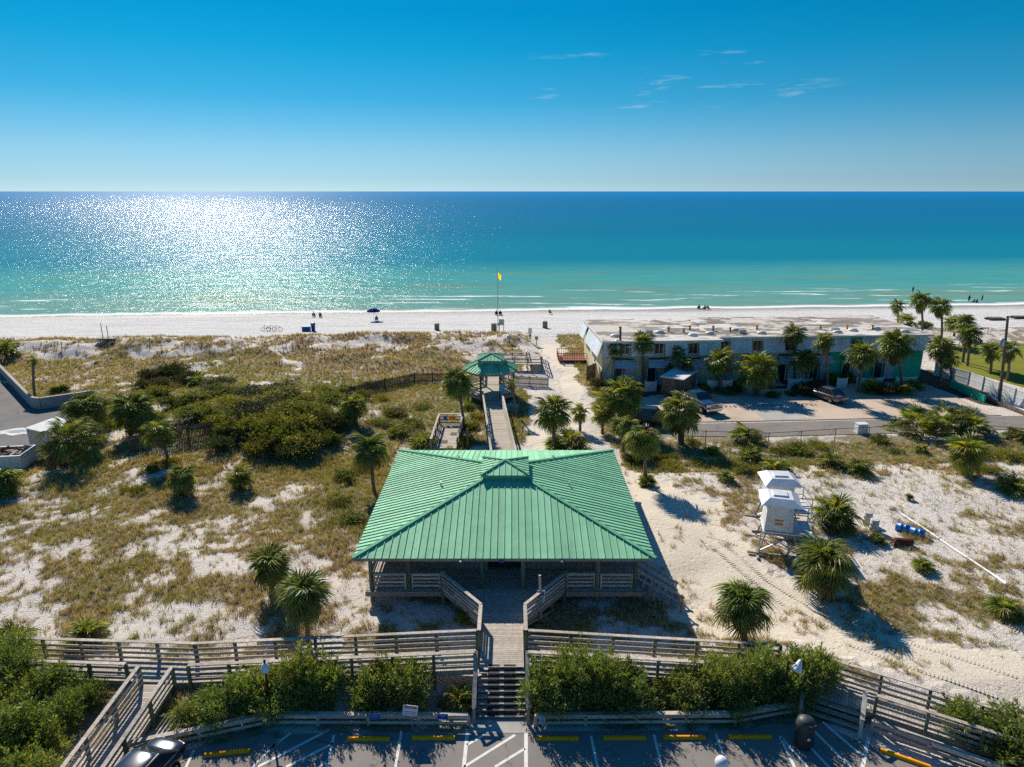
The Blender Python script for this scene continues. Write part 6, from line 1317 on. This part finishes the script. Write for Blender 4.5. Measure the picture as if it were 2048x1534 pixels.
def wire(label, a, b, sag, r=.012):
    a = Vector(a); b = Vector(b); pts = [a.lerp(b, k/12)-Vector((0, 0, sag*4*(k/12)*(1-k/12)))-a for k in range(13)]; root = tag(MB().tube(pts, r, 4).build('overhead_wire', BLACK, None, Matrix.Translation(a)), label, 'wire', 'overhead wires')
wire('lower overhead wire strung between the two utility poles', t1-Vector((0, 0, 4.2)), t2-Vector((0, 0, 4.6)), .6); wire('upper overhead wire strung between the two utility poles', t1-Vector((0, 0, 3.5)), t2-Vector((0, 0, 3.9)), .6)
wire('guy wire with pale sleeve at the left pole', t1-Vector((0, 0, 2.0)), G(1196, 778), 0, .03); wire('overhead wire leaving the dark pole to the right', t2-Vector((0, 0, .3)), t2+Vector((45, -12, 0)), 1.2)
a, b = G(1178, 742), G(1210, 800)
# ------------------------------------------------------------------ beach things
q = G(996, 668); fl = empty('flagpole', q, 0, 'tall thin flagpole flying a yellow flag at the beach entrance', 'flagpole'); ft_ = PY(996, 533, q.y).z-q.z
MB().tube([(0, 0, -.1), (0, 0, ft_)], [.06, .035], 8).build('pole', STEEL, fl); YF = MLEAF('yellow_flag', (.85, .74, .01), (.78, .66, .01), 0, .4, 0)
V = []; F = []
for i in range(7):
    for j in range(5): V.append((.05+i*.085*(1-.03*j), .10*math.sin(i*1.1+j*.5)*i/6, ft_-.95-j*.22-i*.06+(.05*math.sin(i))))
for i in range(6):
    for j in range(4): k = i*5+j; F.append((k, k+1, k+6, k+5))
obj('flag', V, F, YF, fl, None, True); box('cleat_sign', fl, TEAL, (.05, -.08, 1.5), (.3, .04, .45))
q = G(1002, 664); ms = empty('notice_board', q, 0, 'grey beach notice board on two posts beside the flagpole', 'sign'); box('board', ms, M2('grey_green_board', (.33, .36, .36), None, 3, .6), (.1, 0, 1.65), (.85, .05, 1.0))
for x in (-.25, .45): box('post', ms, OLDW, (x, .05, .8), (.1, .1, 2.3))
for px, py, nm, lb, sz, m_, hp in ((1060, 683, 'notice_board', 'white notice board with a red plate where the beach walk meets the sand', (.55, .9), SWHITE, 2.1), (1073, 690, 'notice_board', 'small orange brown notice at the top of the sandy path', (.5, .5), M2('brown_notice', (.36, .24, .12), None, 3), 1.35), (1019, 686, 'notice_board', 'small grey notice left of the beach ramp with a dark post', (.75, .55), M2('grey_notice', (.5, .52, .55), None, 3), 1.1), (1000, 778, 'notice_board', 'pale blue notice board at the gazebo entrance', (.62, .95), SCYAN, 2.6)):
    q = G(px, py) if px != 1000 else Vector((-1.05, 71.0, .3)); r = empty(nm, q, 0, lb, 'sign'); box('board', r, m_, (0, -.06, hp-sz[1]/2), (sz[0], .04, sz[1])); box('post', r, OLDW, (0, 0, hp/2-.1), (.1, .1, hp+.1+(.6 if 'dark post' in lb else 0)))
    if 'red' in lb: box('plate', r, SRED, (0, -.07, hp-1.15), (.35, .04, .35))
def bin_(px, py, lb, m_, s=1.0):
    q = G(px, py); r = empty('trash_bin', q, 0, lb, 'bin', 'slatted trash bins on the beach'); 
    for k in range(14): a = k*6.2832/14; box('slat', r, m_, (.36*s*math.cos(a), .36*s*math.sin(a), .5*s), (.03, .13*s, 1.0*s), a)
    MB().lathe([(.34*s, .02), (.34*s, .95*s)], 14).build('liner', BLACK, r); MB().lathe([(.40*s, .98*s), (.40*s, 1.02*s), (.2*s, 1.06*s)], 14).build('lid', m_, r)
BINM = M2('brown_grey_slats', (.24, .21, .19), (.19, .165, .15), 3, .9, rnd=.12)
bin_(988, 662, 'grey brown slatted trash bin beside the flagpole', BINM, 1.25); bin_(1090, 656, 'grey brown slatted trash bin standing alone at the top of the path', BINM, 1.15); bin_(874, 660, 'grey brown slatted trash bin half hidden by the dune crest', BINM, 1.1)
q = G(627, 662); r = empty('trash_bin', q, 0, 'tall dark blue trash bin behind the dune crest', 'bin'); MB().lathe([(.30, 0), (.36, .9), (.40, .92), (.40, 1.05), (.36, 1.1), (.05, 1.16)], 16).build('barrel', NAVY, r, TRS((0, 0, 0), (0, 0, 0), (1, 1, 1.25)), True); MB().lathe([(.41, 0), (.41, .06)], 16).build('lid_band', BLUEP, r, TRS((0, 0, 1.15)))
q = G(613, 662); r = empty('storage_box', q, R(5), 'blue beach storage box beside the tall blue bin', 'box'); box('body', r, NAVY, (0, 0, .38), (1.35, .8, .7)); box('lid', r, BLUEP, (0, .02, .78), (1.45, .88, .12)); box('handle', r, BLACK, (0, -.43, .6), (.3, .03, .05))
# bicycles leaning at the dune crest
for k, px in enumerate((532, 543, 555)):
    q = G(px, 662); r = empty('bicycle', q, R(4*k-4), 'beach bicycle parked at the dune crest near the blue box', 'bicycle', 'beach bicycles parked at the dune crest')
    for x in (-.52, .52):
        pts = [Vector((x+.33*math.cos(t*.3142), 0, .34+.33*math.sin(t*.3142))) for t in range(21)]; w_ = MB().tube(pts, .035, 5, False).build('wheel', TYRE, r)
    for a, b in (((-.52, .34), (-.1, .36)), ((-.1, .36), (.38, .85)), ((-.15, .85), (.38, .85)), ((-.1, .36), (-.17, .95)), ((-.52, .34), (-.15, .82)), ((.52, .34), (.36, .98))): MB().tube([(a[0], 0, a[1]), (b[0], 0, b[1])], .022, 5).build('frame_tube', STEEL, r)
    box('saddle', r, BLACK, (-.18, 0, .97), (.26, .12, .06)); beam('handlebar', r, STEEL, (.34, -.28, 1.02), (.34, .28, 1.02), .03, .03)
# beached sled with two poles
q = G(213, 682); r = empty('beach_sled', q, 0, 'grey sled with two upright poles on the sand by the dune', 'sled'); obj('hull', [(-1.5, -.5, .35), (1.5, -.5, .35), (1.5, .5, .35), (-1.5, .5, .35), (-1.0, -.3, 0), (1.0, -.3, 0), (1.0, .3, 0), (-1.0, .3, 0)], [(0, 1, 2, 3), (7, 6, 5, 4), (0, 4, 5, 1), (1, 5, 6, 2), (2, 6, 7, 3), (3, 7, 4, 0)], M2('grey_hull', (.26, .24, .22), None, 2, .8), r)
for x, h in ((-.45, 2.6), (.35, 2.2)): box('pole', r, OLDW, (x, 0, h/2), (.07, .07, h))
# rowing catamaran frames far right
for px, py, lb in ((1990, 640, 'dark low beach raft lying on the far right sand'), (2040, 637, 'second dark beach raft at the edge of the far right sand')):
    q = G(px, py); r = empty('beach_raft', q, 0, lb, 'raft'); 
    for y in (-.6, .6): MB().tube([(-1.7, y, .25), (-1.2, y, .2), (1.2, y, .2), (1.7, y, .25)], [.1, .2, .2, .1], 8).build('float', OLDW, r)
    for k in range(8): box('slat', r, OLDW, (-1.2+k*.34, 0, .45), (.28, 1.4, .08))
# umbrella
q = G(748, 641); um = empty('beach_umbrella', q, 0, 'dark blue beach umbrella planted in the sand', 'umbrella'); MB().tube([(0, 0, -.2), (0, 0, 2.35)], .025, 6).build('pole', STEEL, um)
NAV = MLEAF('navy_canvas', (.015, .03, .16), (.02, .04, .2), 0, .12, 0)
for k in range(8):
    a0, a1 = k*math.pi/4, (k+1)*math.pi/4; V = [(0, 0, 2.35)]+[(rr*math.cos(a), rr*math.sin(a), z) for rr, z in ((.6, 2.25), (1.1, 1.98), (1.3, 1.75)) for a in (a0, (a0+a1)/2, a1)]
    obj('canopy_gore', V, [(0, 1, 2), (0, 2, 3), (1, 4, 5, 2), (2, 5, 6, 3), (4, 7, 8, 5), (5, 8, 9, 6)], NAV, um)
# ------------------------------------------------------------------ beach chairs and people
SKIN = M2('skin', (.42, .24, .16), (.36, .2, .13), 6, .6, rnd=.25); HAIR = M2('hair', (.05, .03, .02), None, 6, .7, rnd=.4)
def chair(label, loc, rz, m_):
    r = empty('beach_chair', loc, rz, label, 'chair'); obj('seat', [(-.26, -.28, .24), (.26, -.28, .24), (.26, .24, .18), (-.26, .24, .18), (-.26, -.28, .22), (.26, -.28, .22), (.26, .24, .16), (-.26, .24, .16)], [(0, 1, 2, 3), (7, 6, 5, 4), (0, 4, 5, 1), (1, 5, 6, 2), (2, 6, 7, 3), (3, 7, 4, 0)], m_, r)
    box('backrest', r, m_, (0, -.20+.48, .50) if 0 else (0, .40, .48), (.52, .03, .68), rot=(R(-22), 0, 0))
    for s in (-.28, .28): beam('leg', r, STEEL, (s, -.30, 0), (s, .24, .26), .025, .025); beam('leg', r, STEEL, (s, .36, 0), (s, -.2, .30), .025, .025); beam('armrest', r, WHITE, (s, -.22, .42), (s, .34, .44), .06, .03)
    return r
def skin_mesh(name, verts, edges, rads, m_, parent, root=0):
    me_ = bpy.data.meshes.new(name); me_.from_pydata(verts, edges, []); me_.materials.append(m_); o = link(name, me_, parent)
    md = o.modifiers.new('skin', 'SKIN'); sv = me_.skin_vertices[0].data if me_.skin_vertices else None
    if sv is None:
        bpy.context.view_layer.objects.active = o; bpy.ops.mesh.customdata_skin_add(); sv = me_.skin_vertices[0].data
    for i, r_ in enumerate(rads): sv[i].radius = (r_, r_); sv[i].use_root = (i == root)
    s2 = o.modifiers.new('sub', 'SUBSURF'); s2.levels = 1; s2.render_levels = 1; return o
def person(label, loc, rz, pose, shirt, shorts, hair=True):
    r = empty('person', loc, rz, label, 'person')
    if pose == 'stand': J = dict(pel=(0, 0, .95), sp=(0, .01, 1.15), ch=(0, .02, 1.38), nk=(0, .01, 1.52), hd=(0, -.02, 1.64), ht=(0, -.01, 1.76), shl=(-.18, .01, 1.43), shr=(.18, .01, 1.43), ell=(-.25, .03, 1.15), elr=(.25, .03, 1.15), wrl=(-.26, -.08, .92), wrr=(.26, -.08, .92), hpl=(-.10, 0, .90), hpr=(.10, 0, .90), knl=(-.12, -.03, .50), knr=(.13, .02, .50), anl=(-.12, .02, .08), anr=(.14, .05, .08), ftl=(-.13, -.14, .04), ftr=(.15, -.11, .04))
    else: J = dict(pel=(0, 0, .27), sp=(0, .10, .45), ch=(0, .20, .66), nk=(0, .23, .80), hd=(0, .20, .92), ht=(0, .20, 1.04), shl=(-.18, .20, .70), shr=(.18, .20, .70), ell=(-.28, .10, .46), elr=(.28, .10, .46), wrl=(-.27, -.14, .44), wrr=(.27, -.14, .44), hpl=(-.10, -.02, .26), hpr=(.10, -.02, .26), knl=(-.14, -.42, .42), knr=(.14, -.42, .42), anl=(-.14, -.72, .08), anr=(.16, -.74, .08), ftl=(-.15, -.86, .12), ftr=(.17, -.88, .12))
    ks = list(J); E_ = [('pel', 'sp'), ('sp', 'ch'), ('ch', 'nk'), ('nk', 'hd'), ('hd', 'ht'), ('ch', 'shl'), ('ch', 'shr'), ('shl', 'ell'), ('ell', 'wrl'), ('shr', 'elr'), ('elr', 'wrr'), ('pel', 'hpl'), ('pel', 'hpr'), ('hpl', 'knl'), ('knl', 'anl'), ('anl', 'ftl'), ('hpr', 'knr'), ('knr', 'anr'), ('anr', 'ftr')]
    rad = dict(pel=.13, sp=.12, ch=.13, nk=.05, hd=.095, ht=.07, shl=.06, shr=.06, ell=.042, elr=.042, wrl=.03, wrr=.03, hpl=.085, hpr=.085, knl=.055, knr=.055, anl=.035, anr=.035, ftl=.03, ftr=.03)
    b_ = skin_mesh('body', [J[k] for k in ks], [(ks.index(a), ks.index(b)) for a, b in E_], [rad[k] for k in ks], SKIN, r)
    def tub(nm, m_, chain): MB().tube([J[k] if isinstance(k, str) else k for k, _ in chain], [q_ for _, q_ in chain], 10).build(nm, m_, r, None, True)
    if shirt: tub('shirt', shirt, [('pel', .165), ('sp', .155), ('ch', .175), ('nk', .075)]); tub('sleeve', shirt, [('shl', .08), ('ell', .058)]); tub('sleeve', shirt, [('shr', .08), ('elr', .058)])
    mid = lambda a, b, t: Vector(J[a]).lerp(Vector(J[b]), t)
    tub('shorts', shorts, [('hpl', .125), (mid('hpl', 'knl', .7), .09)]); tub('shorts', shorts, [('hpr', .125), (mid('hpr', 'knr', .7), .09)])
    h = Vector(J['hd']); MB().lathe([(.10, -.02), (.118, .04), (.10, .12), (.05, .155), (.01, .16)], 10).build('hair', HAIR, r, TRS(h+Vector((0, .02, 0))), True)
    return r
def cl_(n_, c): return M2(n_, c, None, 4, .8, rnd=0)
CT, CM_, CB, CG_, CR = cl_('teal_cloth', (.02, .22, .28)), cl_('maroon_cloth', (.25, .03, .08)), cl_('black_cloth', (.02, .02, .025)), cl_('green_cloth', (.03, .35, .06)), cl_('red_cloth', (.45, .05, .04)); CW = cl_('blue_cloth', (.04, .15, .4))
def seat(px, py, rz, shirt, shorts, chm, lb):
    q = G(px, py); chair('low beach chair of the '+' '.join(lb.split()[:9]), q, rz, chm); person(lb, q+Vector((0, 0, .02)), rz, 'sit', shirt, shorts)
seat(628, 633, math.pi, CT, CB, CT, 'person in teal sitting at the water edge in a teal chair'); seat(641, 634, math.pi+.2, CM_, CB, CM_, 'person in maroon sitting at the water edge beside the teal chair')
q = G(753, 641); chair('teal beach chair below the dark blue umbrella', q, math.pi+.3, CT); person('person resting below the dark blue umbrella', q+Vector((0, 0, .02)), math.pi+.3, 'sit', CR, CB)
seat(993, 630, math.pi, CB, CB, CB, 'person in black sitting behind the flagpole'); seat(1001, 630, math.pi-.2, CB, CW, CB, 'second person in black sitting behind the flagpole in blue shorts')
q = G(1100, 628); person('lone person in red sitting on the open sand by the path', q, math.pi-.4, 'sit', CR, CB)
seat(1397, 618, math.pi, CM_, CB, CW, 'person in maroon sitting in the group beyond the flat roof'); seat(1408, 619, math.pi+.4, CG_, CB, CW, 'person in green sitting in the group beyond the flat roof')
q = G(1416, 619); person('person in red sitting on the sand in the group beyond the flat roof', q, math.pi-.8, 'sit', CR, CR)
q = G(1937, 605); person('person in black standing near the surf at the right', q, math.pi, 'stand', CB, CB); q = G(1963, 604); person('person in green standing near the surf at the right', q, math.pi+.5, 'stand', CG_, CB)
q = G(1946, 606); person('person in black sitting near the surf between two standing people', q, math.pi+.3, 'sit', CB, CW); q = G(1953, 606); person('person in blue sitting near the surf between two standing people', q, math.pi-.5, 'sit', CW, CB)
q = P(1825, 586, SEA); person('person standing in the shallow water above the shaggy palms', Vector((q.x, q.y, SEA-.1)), .4, 'stand', CB, CB)
# dune rope posts
PST = MB().lathe([(.05, -.2), (.05, 1.0), (.01, 1.08)], 6).mesh('dune_post', OLDW)
for px, py in [(34, 704), (68, 704), (92, 702), (124, 700), (300, 688), (566, 696), (573, 694), (585, 696), (597, 694), (612, 704), (624, 697), (650, 722), (690, 738), (735, 745), (692, 705), (735, 700), (790, 705), (850, 700), (921, 680), (961, 676), (1008, 690), (560, 735), (480, 730), (420, 715), (880, 740), (1950, 665), (1975, 668), (2010, 662), (1940, 680)]:
    q = G(px, py); tag(link('dune_post', PST, None, TRS(q, (random.uniform(-.06, .06), random.uniform(-.06, .06), 0), (1, 1, random.uniform(.85, 1.15)))), 'thin grey wooden post standing in the dune grass', 'post', 'thin posts across the dunes')
